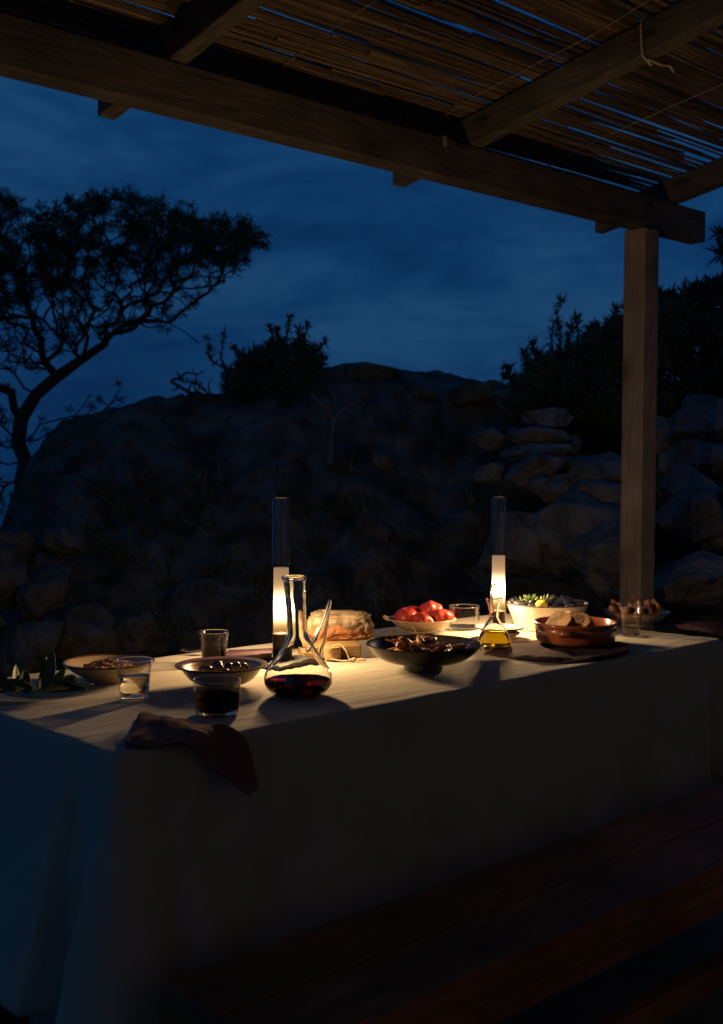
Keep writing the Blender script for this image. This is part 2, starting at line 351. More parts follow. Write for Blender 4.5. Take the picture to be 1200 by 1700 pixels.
RIDGE = [(-900, 1010), (-300, 960), (-60, 930), (-8, 890), (22, 800), (45, 750), (90, 712), (190, 690), (240, 664), (330, 656), (400, 645), (480, 640), (540, 622), (575, 606), (620, 601), (680, 618), (760, 630), (830, 642), (900, 670), (1030, 690), (1200, 668), (1500, 640), (2200, 620)]
def interp(tab, x):
    if x <= tab[0][0]: return tab[0][1]
    for (a, b), (c, d) in zip(tab, tab[1:]):
        if x <= c:
            t = (x - a) / (c - a); return b + (d - b) * t
    return tab[-1][1]
def sst(a, b, x): t = min(1, max(0, (x - a) / (b - a))); return t * t * (3 - 2 * t)
RD = 7.6
def terr(x, y):
    top = CAMZ + (HOR - interp(RIDGE, 600 + F * x / min(max(y, 5.6), RD))) / F * RD
    k = sst(5.0, RD, y + .3 * noise.noise(Vector((x * .7, y * .5, 3))))
    k = .15 * k + .85 * k ** .8
    z = -.1 + (top + .1) * k
    if y > RD + .3: z -= (y - RD - .3) ** 2 * .35
    env = sst(4.7, 5.6, y)
    damp = 1 - .75 * math.exp(-((y - RD) / .35) ** 2)
    z += env * damp * (.20 * noise.fractal(Vector((x * 1.3, y * 1.3, 1.7)), .9, 2.1, 6) + .26 * (crag(Vector((x * 1.1, y * 1.3, z * .9))) - .25) + .09 * (crag(Vector((x * 4.3, y * 4.5, z * 3 + 9))) - .2))
    return z
def terr_fn(a, b):
    x, y = -6 + 14 * a, 4.6 + 7.4 * b
    q = Vector((x, y, 5.1))
    xx = x + .10 * noise.noise(q * 2.1); yy = y + .16 * noise.noise(q * 2.4 + Vector((9, 0, 0)))
    return (xx, yy, terr(x, y))
tag(ob('rocky_slope', grid(330, 210, terr_fn), SLOPE), kind='structure')

def hill_fn(a, b):
    x, y = 6.2 + 12 * a, -7 + 13 * b
    z = 4.2 * sst(6.2, 11, x) - .3 + .5 * noise.fractal(Vector((x * .6, y * .6, 2)), .9, 2.1, 5)
    return (x, y, z)
tag(ob('unseen_hillside', grid(70, 80, hill_fn), ROCK), kind='structure')  # hill carried on out of view at right, added to block blue sky light
# piled boulders (pixel centre, width, height in the photo, depth)
bank = thing('boulder_bank', 'bank of grey boulders piled behind the wooden post below the dark bushes', 'boulders', D(1000, 1000, 6.0))
BS = [(905, 697, 66, 34, 6.5), (892, 727, 78, 34, 6.4), (893, 750, 100, 26, 6.35), (952, 737, 28, 24, 6.4), (815, 726, 44, 28, 6.5), (895, 778, 104, 46, 6.2), (992, 785, 98, 50, 6.1),
      (815, 787, 44, 30, 6.3), (899, 805, 34, 24, 6.05), (935, 810, 60, 40, 6.05), (985, 828, 104, 44, 5.95), (955, 880, 150, 104, 5.75), (868, 905, 128, 120, 5.7), (1030, 928, 140, 100, 5.5),
      (1168, 706, 120, 66, 6.3), (1170, 768, 110, 66, 6.2), (1135, 812, 110, 60, 6.0), (1150, 862, 130, 72, 5.8), (1160, 968, 210, 74, 5.3), (1105, 725, 60, 60, 6.4), (1240, 800, 120, 90, 6.2), (1230, 890, 120, 90, 5.8),
      (632, 766, 34, 30, 6.5), (618, 890, 56, 50, 6.2), (700, 655, 70, 30, 7.3), (790, 655, 90, 34, 7.2), (605, 625, 90, 34, 7.4), (850, 668, 60, 36, 6.9)]
for i, (px, py, pw, ph, dd) in enumerate(BS):
    s = dd / F; p = D(px, py, dd) - bank.location
    o = ob('stone', rock(5 if pw > 60 else 4, pw * s * .52, pw * s * .45, ph * s * .56, i + 1), SLOPE if px < 800 else ROCK, bank, p, (R.uniform(-.12, .12), R.uniform(-.12, .12), R.uniform(-.3, .3)))
lbank = thing('boulder_bank', 'dark boulders tumbled down the slope at the left behind the table end', 'boulders', D(60, 1100, 5.4))
for i, (px, py, pw, ph, dd) in enumerate([(10, 925, 90, 60, 5.9), (0, 970, 100, 90, 5.6), (75, 985, 80, 90, 5.6), (40, 1080, 130, 80, 5.2), (140, 1055, 120, 90, 5.4), (-60, 1040, 150, 110, 5.3), (110, 905, 70, 50, 5.9), (230, 1060, 110, 70, 5.5)]):
    s = dd / F; p = D(px, py, dd) - lbank.location
    ob('stone', rock(4, pw * s * .54, pw * s * .45, ph * s * .56, i + 60), SLOPE, lbank, p, (R.uniform(-.2, .2), R.uniform(-.4, .4), R.uniform(-.3, .3)))

# unseen house wall the pergola leans on, added to block sky and bounce lamplight
wall = ob('unseen_house_wall', box(-4.5, 6.0, -.3, 0, 0, 3.4), PLASTER, None, T(0, -2.35, 0), (0, 0, TANG), smooth=False)
tag(wall, 'unseen house wall, whitened for bounce light, that carries the upper side of the pergola', 'wall')

# ------------------------------------------------------------------ pergola (frame: u along beam, v outward)
VB = 1.20; BW, BH = .08, .135
PGO = T(0, VB, 0)
perg = thing('pergola', 'timber pergola roofed with dry reed canes above the dining table', 'pergola', PGO, TANG)
zb = V(600, 259, VB).z
def ub(px, py, v=VB): return uv(V(px, py, v))[0]
u_end = ub(1172, 352)
print('beam z', zb, 'end u', u_end)
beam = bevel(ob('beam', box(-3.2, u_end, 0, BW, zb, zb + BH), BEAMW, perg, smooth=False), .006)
u_post = uv(V(1064, 900, VB - .02))[0]
PW = .105
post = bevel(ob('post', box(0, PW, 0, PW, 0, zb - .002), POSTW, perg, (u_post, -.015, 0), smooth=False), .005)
post.rotation_euler = (0, rad(.5), 0)
SL = math.tan(rad(10))
RW, RH = .062, .105
rafts = [ub(792, 243), ub(297, 101), ub(1122, 329)]
print('rafters u', rafts, 'post', u_post)
zt = zb + BH + .001
def rafter_mesh(y0, y1):
    v = [];
    for y in (y0, y1):
        for x in (0, RW):
            for z in (0, RH): v.append((x, y, zt - SL * (y - 0) + z))
    f = [(0, 1, 3, 2), (4, 6, 7, 5), (0, 4, 5, 1), (2, 3, 7, 6), (1, 5, 7, 3), (0, 2, 6, 4)]
    return v, f
OV = .40
rm = me('rafter', rafter_mesh(-4.5, OV), RAFTERW, False)
du = rafts[0] - rafts[1]
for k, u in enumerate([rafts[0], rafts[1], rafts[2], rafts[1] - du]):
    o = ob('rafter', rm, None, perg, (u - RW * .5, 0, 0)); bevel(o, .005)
# reed cover
u0, u1 = -1.9, rafts[2] + .09
def cane_mesh(length, r, seg=6):
    n = max(4, int(length / .22)); pts = []; rr = []; x = 0; k = 0
    bend = R.uniform(-.012, .012); bz = R.uniform(-.004, .006); ph = R.uniform(0, 6)
    while x < length:
        t = x / length; j = Vector((x, bend * math.sin(t * 3.1 + ph) + R.uniform(-.0012, .0012), bz * math.sin(t * 5 + ph)))
        taper = 1 - .35 * t
        pts += [j, j + Vector((.004, 0, 0)), j + Vector((.009, 0, 0))]; rr += [r * taper, r * taper * 1.22, r * taper]
        x += R.uniform(.13, .24)
    pts.append(Vector((length, bend * math.sin(3.1 + ph), 0))); rr.append(r * .65)
    return tube(pts, rr, seg)
protos = []
for k in range(26):
    ln = R.uniform(1.0, 2.4); r = R.choice([R.uniform(.004, .006), R.uniform(.006, .0095)])
    protos.append((me('reed', cane_mesh(ln, r), REED), ln, r))
rows = []; v = OV + .05
while v > -3.45:
    rows.append(v); v -= R.uniform(.0085, .0135)
items = []
for iy, v in enumerate(rows):
    x = u0 - R.uniform(0, .5)
    while x < u1:
        m, ln, r = R.choice(protos)
        items.append((v + R.uniform(-.003, .003), x, m, ln, R.uniform(0, .012)))
        x += ln * R.uniform(.86, 1.0)
items.sort(key=lambda t: -t[0])
# thin the rightmost bay so that sky shows between its canes
stuff = MB(); cnt = 0
def cover_z(v): return zt + RH + .009 - SL * v
for (v, x, m, ln, dz) in items:
    if x > u1: continue
    if rafts[0] - .3 < x and R.random() < .18 and v < .25: continue
    if R.random() < .035: continue
    tilt = R.uniform(-.012, .012)
    if x + ln > u1 + .12: x = u1 + .12 - ln * R.uniform(.97, 1.0)
    loc = Vector((x, v, cover_z(v) + dz))
    vis = (v > -1.25) and x + ln > -.6
    if vis and cnt < 292:
        o = ob('reed', m, None, perg, loc, (math.atan(-SL) * 0, R.uniform(-.003, .003), tilt)); cnt += 1
    else:
        mtx = Matrix.Translation(loc) @ Matrix.Rotation(tilt, 4, 'Z')
        stuff.add(([mtx @ q.co for q in m.vertices], [tuple(p.vertices) for p in m.polygons]))
# upper, sparser layer of crossing shorter bits
for k in range(900):
    m, ln, r = R.choice(protos[:12]); v = R.uniform(-3.2, OV); x = R.uniform(u0, u1 - ln)
    if x + ln > rafts[0] + .1 and R.random() < .6: continue
    mtx = Matrix.Translation((x, v, cover_z(v) + .020 + R.uniform(0, .012))) @ Matrix.Rotation(R.uniform(-.03, .03), 4, 'Z')
    stuff.add(([mtx @ q.co for q in m.vertices], [tuple(p.vertices) for p in m.polygons]))
so_ = ob('reed_cover', stuff, REED, perg); tag(so_, kind='stuff')
# wires binding the reeds
for k in range(7):
    u = u0 + .35 + k * .72
    ob('binding_wire', tube([(u + .01 * math.sin(j), y, cover_z(y) - .012 + .002 * math.sin(j * 2.1)) for j, y in enumerate([OV - .01 - q * .12 for q in range(30)])], .0012, 5), STRAP, perg)
for (bx, bz) in ((u_post + .035, .045), (u_post + .075, .095)):
    ob('bolt', lathe([(0, 0), (.016, 0), (.016, .003), (.009, .0035), (.009, .009), (0, .0095)], 12), METALB, perg, (bx, -.0005, zb + bz), (rad(90), 0, 0))
# cord tied round the centre rafter
def pl(p): q = p - PGO; return Vector((q.dot(XA), q.dot(YA), q.z))
ua = rafts[0] - RW * .5
a = V(1065, 45, VB); # direction only
d = ray(1068, 62); t = ((PGO + XA * (ua)) - O).dot(XA) / d.dot(XA); hit = pl(O + d * t)
y = hit.y; zz = zt - SL * y
g = .004
loop = [(ua - g, y, zz - g), (ua - g, y + .004, zz + RH + g), (ua + RW + g, y + .008, zz + RH + g), (ua + RW + g, y + .01, zz - g), (ua + RW * .4, y + .005, zz - g * 1.4), (ua - g, y - .003, zz - g * .8)]
ob('rope', tube(spline(loop, 4), .0042, 7), CORD, perg)
ob('rope', tube(spline([(ua + RW * .5, y, zz - .006), (ua + RW + .02, y - .01, zz - .012), (ua + RW + .06, y - .015, zz - .008), (ua + RW + .075, y - .02, zz - .025)], 4), .0038, 7), CORD, perg)
# galvanised strap on the beam beside the centre rafter
us = ub(735, 225)
ob('metal_strap', MB().add(box(us, us + .018, -.003, -.0005, zb + BH - .03, zb + BH + .0)).add(box(us, us + .018, -.003, .03, zb + BH + .0005, zb + BH + .0035)), STRAP, perg, smooth=False)

# ------------------------------------------------------------------ table and cloth
table = thing('dining_table', 'long wooden table hidden under a pale linen cloth, only a leg showing', 'table', T(0, 0, 0), TANG)
bevel(ob('tabletop', box(.012, TL - .012, .012, TW - .012, .708, .738), TABLEW, table, smooth=False))
for (x, yy) in ((.10, .05), (TL - .17, .05), (.10, TW - .12), (TL - .17, TW - .12)):
    bevel(ob('leg', box(x, x + .07, yy, yy + .07, 0, .706), TABLEW, table, smooth=False))
# cloth: loop round the table edge, sheet inside, skirt outside
def cloth():
    rc = .02
    L1, L2 = TL, TW
    loop = []
    def seg(p, q, n, nrm):
        for i in range(n): loop.append((Vector(p).lerp(Vector(q), i / n), Vector(nrm)))
    def arc(c, a0, n):
        for i in range(n):
            a = a0 + math.pi / 2 * i / n; loop.append((Vector((c[0] + rc * math.cos(a), c[1] + rc * math.sin(a))), Vector((math.cos(a), math.sin(a)))))
    seg((rc, 0), (L1 - rc, 0), 170, (0, -1)); arc((L1 - rc, rc), -math.pi / 2, 8)
    seg((L1, rc), (L1, L2 - rc), 70, (1, 0)); arc((L1 - rc, L2 - rc), 0, 8)
    seg((L1 - rc, L2), (rc, L2), 150, (0, 1)); arc((rc, L2 - rc), math.pi / 2, 8)
    seg((0, L2 - rc), (0, rc), 80, (-1, 0)); arc((rc, rc), math.pi, 8)
    n = len(loop); v = []; f = []
    cen = Vector((L1 / 2, L2 / 2))
    # skirt rows
    def top_z(x, y):
        z = TZ + .0016 * noise.fractal(Vector((x * 3, y * 9, 0)), 1, 2, 3) + .0009 * noise.noise(Vector((x * 9 + y * 4, y * 26, 4)))
        return z
    rows = [(0, 0)] + [(1, a) for a in (.25, .5, .75, 1)] + [(2, k / 26) for k in range(1, 27)]
    br = .012
    for (kind, t) in rows:
        for i, (p, nr) in enumerate(loop):
            cd = min((p - Vector(c)).length for c in ((0, 0), (L1, 0), (L1, L2), (0, L2)))
            near = (p - Vector((0, 0))).length
            if kind == 0: q = p - nr * br; v.append((q.x, q.y, top_z(q.x, q.y)))
            elif kind == 1:
                a = t * math.pi / 2; q = p - nr * br * (1 - math.sin(a)); z0 = top_z((p - nr * br).x, (p - nr * br).y); v.append((q.x, q.y, z0 - br * (1 - math.cos(a))))
            else:
                hang = .40 + .13 * math.exp(-(cd / .09) ** 2) + .012 * noise.noise(Vector((i * .05, 2, 0)))
                dz = t * hang
                s = i * .05
                amp = dz / .4
                left = nr.x < -.3
                step = .5 + .5 * math.tanh((cd - .125) / .008)
                if left: flare = .095 * math.exp(-(cd / .034) ** 2) - .034 * (1 - step) * (1 - math.exp(-(cd / .05) ** 2)) + .040 * step - .022 * math.exp(-((cd - .30) / .07) ** 2)
                else: flare = .078 * math.exp(-(cd / .040) ** 2) - .026 * math.exp(-((cd - .085) / .022) ** 2) + .016 * math.exp(-((cd - .135) / .03) ** 2)
                soft = .022 * math.sin(p.x * 17 + p.y * 9 + .8 * math.sin(p.x * 5)) + .016 * noise.noise(Vector((p.x * 3.1, p.y * 4.4, dz * 1.5)))
                crease = .012 * noise.fractal(Vector((p.x * 7, p.y * 7, dz * 4.5)), .8, 2, 4) + .006 * noise.noise(Vector((p.x * 4 + dz * 6, p.y * 4, dz * 9)))
                o = amp ** 1.1 * (flare + .034 + soft * (1.25 if nr.x < -.5 else .8)) + crease * min(1, amp * 4)
                o = max(o, .001 * amp)
                q = p + nr * o; v.append((q.x, q.y, TZ - br - dz))
    nr_ = len(rows)
    for j in range(nr_ - 1):
        for i in range(n):
            i2 = (i + 1) % n; f.append((j * n + i, (j + 1) * n + i, (j + 1) * n + i2, j * n + i2))
    # top: concentric rings to the centre segment
    base = len(v); K = 40; prev = list(range(n))
    for k in range(1, K + 1):
        t = k / K; cur = []
        for i, (p, nr) in enumerate(loop):
            q = p - nr * br
            tgt = Vector((min(max(q.x, L2 / 2), L1 - L2 / 2), L2 / 2))
            q = q.lerp(tgt, t); cur.append(len(v)); v.append((q.x, q.y, top_z(q.x, q.y)))
        for i in range(n):
            i2 = (i + 1) % n; f.append((prev[i], prev[i2], cur[i2], cur[i]))
        prev = cur
    return v, f
cl = ob('tablecloth', cloth(), LINEN, None, T(0, 0, 0), (0, 0, TANG)); tag(cl, 'pale linen tablecloth draped over the long table and hanging in folds', 'tablecloth')
solid(cl, .0012, -1)

# bench in front
br_l = G(262, 1630, .45); bu, bv = uv(br_l)
bench = thing('bench', 'red brown wooden bench standing in the shade before the table', 'bench', T(bu, bv - .29, 0), TANG)
BL = 2.1
print('bench', bu, bv)
for k in range(2):
    bevel(ob('seat_board', box(0, BL, k * .147, k * .147 + .143, .412, .45), BENCHW, bench, smooth=False), .005)
bevel(ob('apron', box(.05, BL - .05, .02, .045, .34, .410), BENCHW, bench, smooth=False))
bevel(ob('apron', box(.05, BL - .05, .245, .27, .34, .410), BENCHW, bench, smooth=False))
for x in (.16, BL - .22):
    for yy in (.05, .19):
        bevel(ob('leg', box(x, x + .06, yy, yy + .05, 0, .409), BENCHW, bench, smooth=False))
bevel(ob('stretcher', box(.10, BL - .1, .125, .165, .10, .15), BENCHW, bench, smooth=False))

# ------------------------------------------------------------------ lanterns
def lantern(loc, label):
    t = thing('table_lantern', label, 'lantern', loc, 0, 'tall glass table lanterns')
    r = .0208; h = .365
    ob('glass_chimney', lathe([(r, .004), (r, .212), (r - .0016, .212), (r - .0016, .05)], 48), CHIM, t)
    ob('chimney_top', lathe([(r - .0016, .2125), (r, .2125), (r, .2132), (r, .26), (r, .31), (r, h - .003), (r, h - .001), (r - .0008, h), (r - .0016, h - .001), (r - .0016, h - .003), (r - .0016, .31), (r - .0016, .26), (r - .0016, .2132), (r - .0016, .2125)], 48), CLEAR, t)
    ob('base', lathe(smooth_prof([(0, 0), (.0185, 0), (.0195, .002), (.0195, .052), (.018, .0545), (0, .055)], 2), 40), METALB, t)
    # frosted inner sleeve that glows round the little bulb
    m = bpy.data.materials.get('glowing_sleeve')
    if not m:
        m = bpy.data.materials.new('glowing_sleeve'); m.use_nodes = True; n = m.node_tree.nodes; l = m.node_tree.links; n.remove(n['Principled BSDF'])
        tcn = n.new('ShaderNodeTexCoord'); sx = n.new('ShaderNodeSeparateXYZ'); l.new(tcn.outputs['Object'], sx.inputs[0])
        mr = n.new('ShaderNodeMapRange'); mr.inputs['From Min'].default_value = .055; mr.inputs['From Max'].default_value = .207; l.new(sx.outputs['Z'], mr.inputs[0])
        cr = n.new('ShaderNodeValToRGB'); l.new(mr.outputs[0], cr.inputs[0]); E = cr.color_ramp.elements; cr.color_ramp.interpolation = 'B_SPLINE'
        st = [(0, (.42, .19, .065)), (.10, (.66, .33, .10)), (.18, (.95, .62, .26)), (.30, (1, .90, .58)), (.46, (1, .93, .66)), (.60, (.90, .62, .32)), (.78, (.58, .34, .17)), (1, (.36, .235, .15))]
        E[0].position = 0; E[0].color = (*st[0][1], 1); E[1].position = 1; E[1].color = (*st[-1][1], 1)
        for p, c in st[1:-1]: q = E.new(p); q.color = (*c, 1)
        em = n.new('ShaderNodeEmission'); l.new(cr.outputs[0], em.inputs[0])
        g1 = n.new('ShaderNodeMath'); g1.operation = 'SUBTRACT'; g1.inputs[1].default_value = .117; l.new(sx.outputs['Z'], g1.inputs[0])
        g2 = n.new('ShaderNodeMath'); g2.operation = 'MULTIPLY'; l.new(g1.outputs[0], g2.inputs[0]); l.new(g1.outputs[0], g2.inputs[1])
        g3 = n.new('ShaderNodeMath'); g3.operation = 'MULTIPLY'; g3.inputs[1].default_value = -1 / .024 ** 2; l.new(g2.outputs[0], g3.inputs[0])
        g4 = n.new('ShaderNodeMath'); g4.operation = 'EXPONENT'; l.new(g3.outputs[0], g4.inputs[0])
        g5 = n.new('ShaderNodeMath'); g5.operation = 'MULTIPLY_ADD'; g5.inputs[1].default_value = 5; g5.inputs[2].default_value = .50; l.new(g4.outputs[0], g5.inputs[0]); l.new(g5.outputs[0], em.inputs[1])
        tr = n.new('ShaderNodeBsdfTransparent'); tr.inputs[0].default_value = (.9, .82, .70, 1)
        a_ = n.new('ShaderNodeAddShader'); l.new(em.outputs[0], a_.inputs[0]); l.new(tr.outputs[0], a_.inputs[1]); l.new(a_.outputs[0], n['Material Output'].inputs[0])
    ob('glowing_sleeve', lathe([(.0182, .0555), (.0172, .2065)], 48), m, t)
    li = bpy.data.lights.new('bulb', 'POINT'); li.energy = LAMP_W * .2; li.color = (1, .69, .40); li.shadow_soft_size = .007
    lo = bpy.data.objects.new('bulb', li); C.objects.link(lo); lo.parent = t; lo.location = (0, 0, .100)
    for zz_, rr_ in ((.121, .007), (.142, .007), (.166, 0), (.190, 0)):            # upper part of the luminous column inside the sleeve
        l2 = bpy.data.lights.new('bulb', 'POINT'); l2.energy = LAMP_W * .2; l2.color = (1, .69, .40); l2.shadow_soft_size = rr_
        o2 = bpy.data.objects.new('bulb', l2); C.objects.link(o2); o2.parent = t; o2.location = (0, 0, zz_)
    return t
ZT = TZ + .0025
LA = G(467, 1101, TZ); LB = G(827, 1050, TZ)
slab = ob('slate_tile', box(-.075, .075, -.05, .05, 0, .009), SLATE, None, (LA.x + .012, LA.y - .012, ZT), (0, 0, TANG + .1), smooth=False); bevel(slab, .0015)
tag(slab, 'black slate tile under the lantern behind the wine decanter', 'tile')
lantern((LA.x, LA.y, ZT + .0095), 'tall glass lantern standing on a slate tile behind the wine decanter')
lantern((LB.x, LB.y, ZT), 'tall glass lantern standing behind the olive oil cruet')

# ------------------------------------------------------------------ glassware
def at(px, py, z=None): p = G(px, py, TZ); return (p.x, p.y, z if z is not None else ZT)
def tumbler(loc, rt, rb, h, label, fill=None, fm=None, group='drinking glasses', wall=.0017, base=.008, flare=0):
    t = thing('drinking_glass', label, 'glass', loc, 0, group)
    def ro(z): k = z / h; return rb + (rt - rb) * (k ** (1 + flare))
    outp = [(0, 0), (rb * .7, 0), (rb * .96, .0012)] + [(ro(z), z) for z in [h * q / 12 for q in range(1, 12)]] + [(rt, h - .001), (rt - wall * .5, h)]
    inp = [(rt - wall, h - .001)] + [(ro(z) - wall, z) for z in [base + (h - base) * q / 10 for q in range(9, 0, -1)]] + [(ro(base) - wall * 1.6, base + .001), ((rb) * .6, base), (0, base)]
    zb_ = base * .98
    ob('rim', tube([((rt - wall * .5) * math.cos(a * math.pi / 32), (rt - wall * .5) * math.sin(a * math.pi / 32), h - .0003) for a in range(65)], wall * .62, 10, False), CLEAR, t)
    ob('glass_wall', lathe([(ro(zb_), zb_)] + outp[3:] + inp[:-2] + [(ro(zb_) - wall * 1.5, zb_ + .0008)], 64), TUMB, t)
    ob('glass_base', lathe([(0, .0006), (rb * .7, .0008), (rb * .90, 0), (rb * .97, .0016), (ro(base) - .0003, base - .0006), (ro(base) - wall, base - .0001), (0, base - .0001)], 64), CLEAR, t)
    if fill:
        pr = [(0, base - .0002), (rb * .6, base - .0002), (ro(base) - wall * 1.5, base + .0008)] + [(ro(z) - wall + .0003, z) for z in [base + .003 + (fill - base - .003) * q / 6 for q in range(0, 7)]] + [(ro(fill) - wall - .0015, fill - .0008), (0, fill - .0008)]
        ob('drink', lathe(pr, 64), fm, t)
    return t
tumbler(at(223, 1163), .0355, .0275, .076, 'small flared glass half full of water beside the bowl of nuts', .046, WATER, flare=.6)
tumbler(at(360, 1186), .0428, .0395, .062, 'wide low glass of red wine standing by the front napkin', .034, WINE, flare=-.4)
tumbler(at(355, 1104), .0345, .027, .073, 'small flared glass of red wine at the back behind the olive bowl', .036, WINE, flare=.6)
tumbler(at(770, 1045), .0445, .041, .062, 'wide low empty glass between the tomatoes and the oil cruet', flare=-.4)
tumbler(at(1046, 1056), .0345, .026, .079, 'small flared empty glass to the right of the terracotta dish', flare=.6)

# decanter
DC = at(495, 1155)
dec = thing('wine_decanter', 'glass decanter with a slender spout holding red wine', 'decanter', DC, 0)
def lean(z): return (-.007 * max(0, z - .095) / .13, 0)
dpo = smooth_prof([(.0435, .0006), (.052, .004), (.0635, .018), (.0668, .031), (.0618, .049), (.0455, .073), (.0275, .100), (.0208, .117), (.0192, .14), (.0197, .175), (.0210, .212), (.0224, .222), (.0252, .227)], 5)
dpi = [(max(0, r - .0024 - .0020 * sst(.08, .13, z)), z) for r, z in dpo]
prof = [(0, .003), (.03, .002), (.040, 0)] + dpo + [(.0250, .230), (.0225, .2315), (.0185, .229)] + [(r, z) for r, z in reversed(dpi[3:-3])] + [(.038, .009), (0, .0085)]
ob('decanter_body', lathe(prof, 80, lean), BLOWN, dec)
lvl = .0285
wp = [(0, .0084), (.038, .0088)] + [(r + .0003, z) for r, z in dpi[3:] if .0095 < z < lvl] + [(.0641, lvl), (.0625, lvl - .0008), (0, lvl - .0008)]
ob('drink', lathe(wp, 80), WINE, dec)
sp = spline([(.030, -.004, .080), (.040, -.005, .104), (.050, -.006, .135), (.0625, -.008, .186)], 6)
nn = len(sp); ro_ = [.0150 * (1 - k / (nn - 1)) ** .95 + .0030 for k in range(nn)]; ri_ = [max(.0012, r - .0017) for r in ro_]
vo, fo = tube(sp, ro_, 28, False); vi, fi = tube(sp, ri_, 28, False)
mb = MB(); mb.add((vo, fo)); n0 = len(mb.v); mb.add((vi, [tuple(reversed(q)) for q in fi]))
for k in range(28):
    k2 = (k + 1) % 28
    mb.f.append(((nn - 1) * 28 + k, n0 + (nn - 1) * 28 + k, n0 + (nn - 1) * 28 + k2, (nn - 1) * 28 + k2)); mb.f.append((k, k2, n0 + k2, n0 + k))
ob('spout', mb, BLOWN, dec)

# oil cruet
cru = thing('oil_cruet', 'conical glass cruet of golden olive oil with a funnel mouth', 'cruet', at(820, 1079), 0)
co = smooth_prof([(.0405, .001), (.0430, .006), (.0365, .030), (.0270, .052), (.0135, .074), (.0118, .082), (.0124, .094), (.0165, .110), (.0212, .125)], 5)
ci = [(r - .0019, z) for r, z in co]
ob('cruet_body', lathe([(0, .002), (.036, 0)] + co + [(.0200, .1262)] + list(reversed([q for q in ci if q[1] > .006 and q[1] < .1245])) + [(.034, .0065), (0, .006)], 64), CLEAR, cru)
ob('oil', lathe([(0, .0060), (.034, .0064)] + [(r + .0003, z) for r, z in ci if .0075 < z < .042] + [(.0290, .0425), (.0280, .042), (0, .042)], 64), OIL, cru)
sp = spline([(-.004, .006, .088), (-.006, .008, .115), (-.006, .008, .143), (.000, .006, .158), (.008, .004, .150)], 6)
ob('spout', tube(sp, [.0042 - .002 * k / (len(sp) - 1) for k in range(len(sp))], 14), CLEAR, cru)

# ------------------------------------------------------------------ bowls
def bowl(name, label, loc, rr, h, m, foot=.4, rimm=None, cat='bowl', wall=.004, curve=.7, fooh=.006, rimw=.0, group=None, seg=72):
    t = thing(name, label, cat, loc, 0, group)
    rb = rr * foot; K = 14
    outp = [(0, .002), (rb - .004, .002), (rb - .002, 0), (rb, 0), (rb, fooh)]
    body = []
    for k in range(1, K + 1):
        a = k / K; body.append((rb + (rr - rimw - rb) * a ** curve, fooh + (h - fooh) * a ** (1.0 / max(curve, .3) * .9)))
    inner = [(max(0, r - wall), z + wall * .45) for r, z in body[:-1]]
    if rimw:
        lip = [(rr - rimw * .4, h + .0005), (rr, h + .001), (rr + .0006, h + .003), (rr - .001, h + .0045), (rr - rimw, h + .003)]
    else:
        lip = [(rr + .0006, h + .0015), (rr - wall * .5, h + .003), (rr - wall, h + .0012)]
    shell = outp + body + ([] if rimm else lip) + ([(body[-1][0] - wall * .3, h + .001)] if rimm else []) + list(reversed(inner)) + [(rb * .8, fooh + .004), (0, fooh + .004)]
    ob('bowl_body', lathe(shell, seg), m, t)
    if rimm:
        x = body[-1][0]
        ring = [(x - wall, h - .0005), (x + .0004, h - .0005)] + lip[:] + [(x - wall * 1.1, h + .0012), (x - wall, h - .0005)]
        ob('rim', lathe(ring, seg), rimm, t)
    return t
nutb = at(181, 1131); olb = at(368, 1141)
bowl('bowl', 'cream bowl of chopped nuts behind the water glass at the left end', nutb, .094, .038, STONEWARE, .42, RIM, curve=.75, group='cream stoneware bowls')
bowl('bowl', 'cream bowl of olives with a wide rim beside the decanter', olb, .0935, .041, STONEWARE, .40, RIM, curve=.62, rimw=.010, group='cream stoneware bowls')
tob = at(700, 1050)
tb = bowl('bowl', 'cream bowl heaped with red tomatoes', tob, .093, .033, STONEWARE, .45, None, curve=.7, rimw=.007, group='cream stoneware bowls')
ob('handle', tube(spline([(-.088, -.01, .033), (-.099, -.006, .038), (-.102, .004, .040), (-.097, .012, .038), (-.088, .014, .034)], 5), .0042, 10), STONEWARE, tb)
blb = at(703, 1113)
bowl('bowl', 'wide black glazed footed bowl with browned seafood in it', blb, .127, .056, BLACKG, .335, None, curve=.55, fooh=.016, wall=.005)
whb = at(908, 1043)
bowl('bowl', 'big white enamel bowl of mussels with a dark rim', whb, .114, .068, ENAMEL, .78, DARKE, curve=1.0, wall=.003, fooh=.003)
rib = at(1057, 1039)
bowl('bowl', 'cream bowl of brown curled prawns at the far right end', rib, .092, .038, STONEWARE, .42, RIM, curve=.75, group='cream stoneware bowls')
# little stacked dishes by the lantern
sd = at(843, 1060)
bowl('dish', 'small pale dish beneath a dark one beside the right lantern', sd, .032, .012, ENAMEL, .7, None, cat='dish', wall=.0025)
sdd = Vector((sd[0] - .022, sd[1] + .004, sd[2]))
bowl('dish', 'small dark shallow dish behind the oil cruet', (sdd.x, sdd.y, ZT + .0165), .064, .009, SLATE, .5, None, cat='dish', wall=.003, fooh=.002)
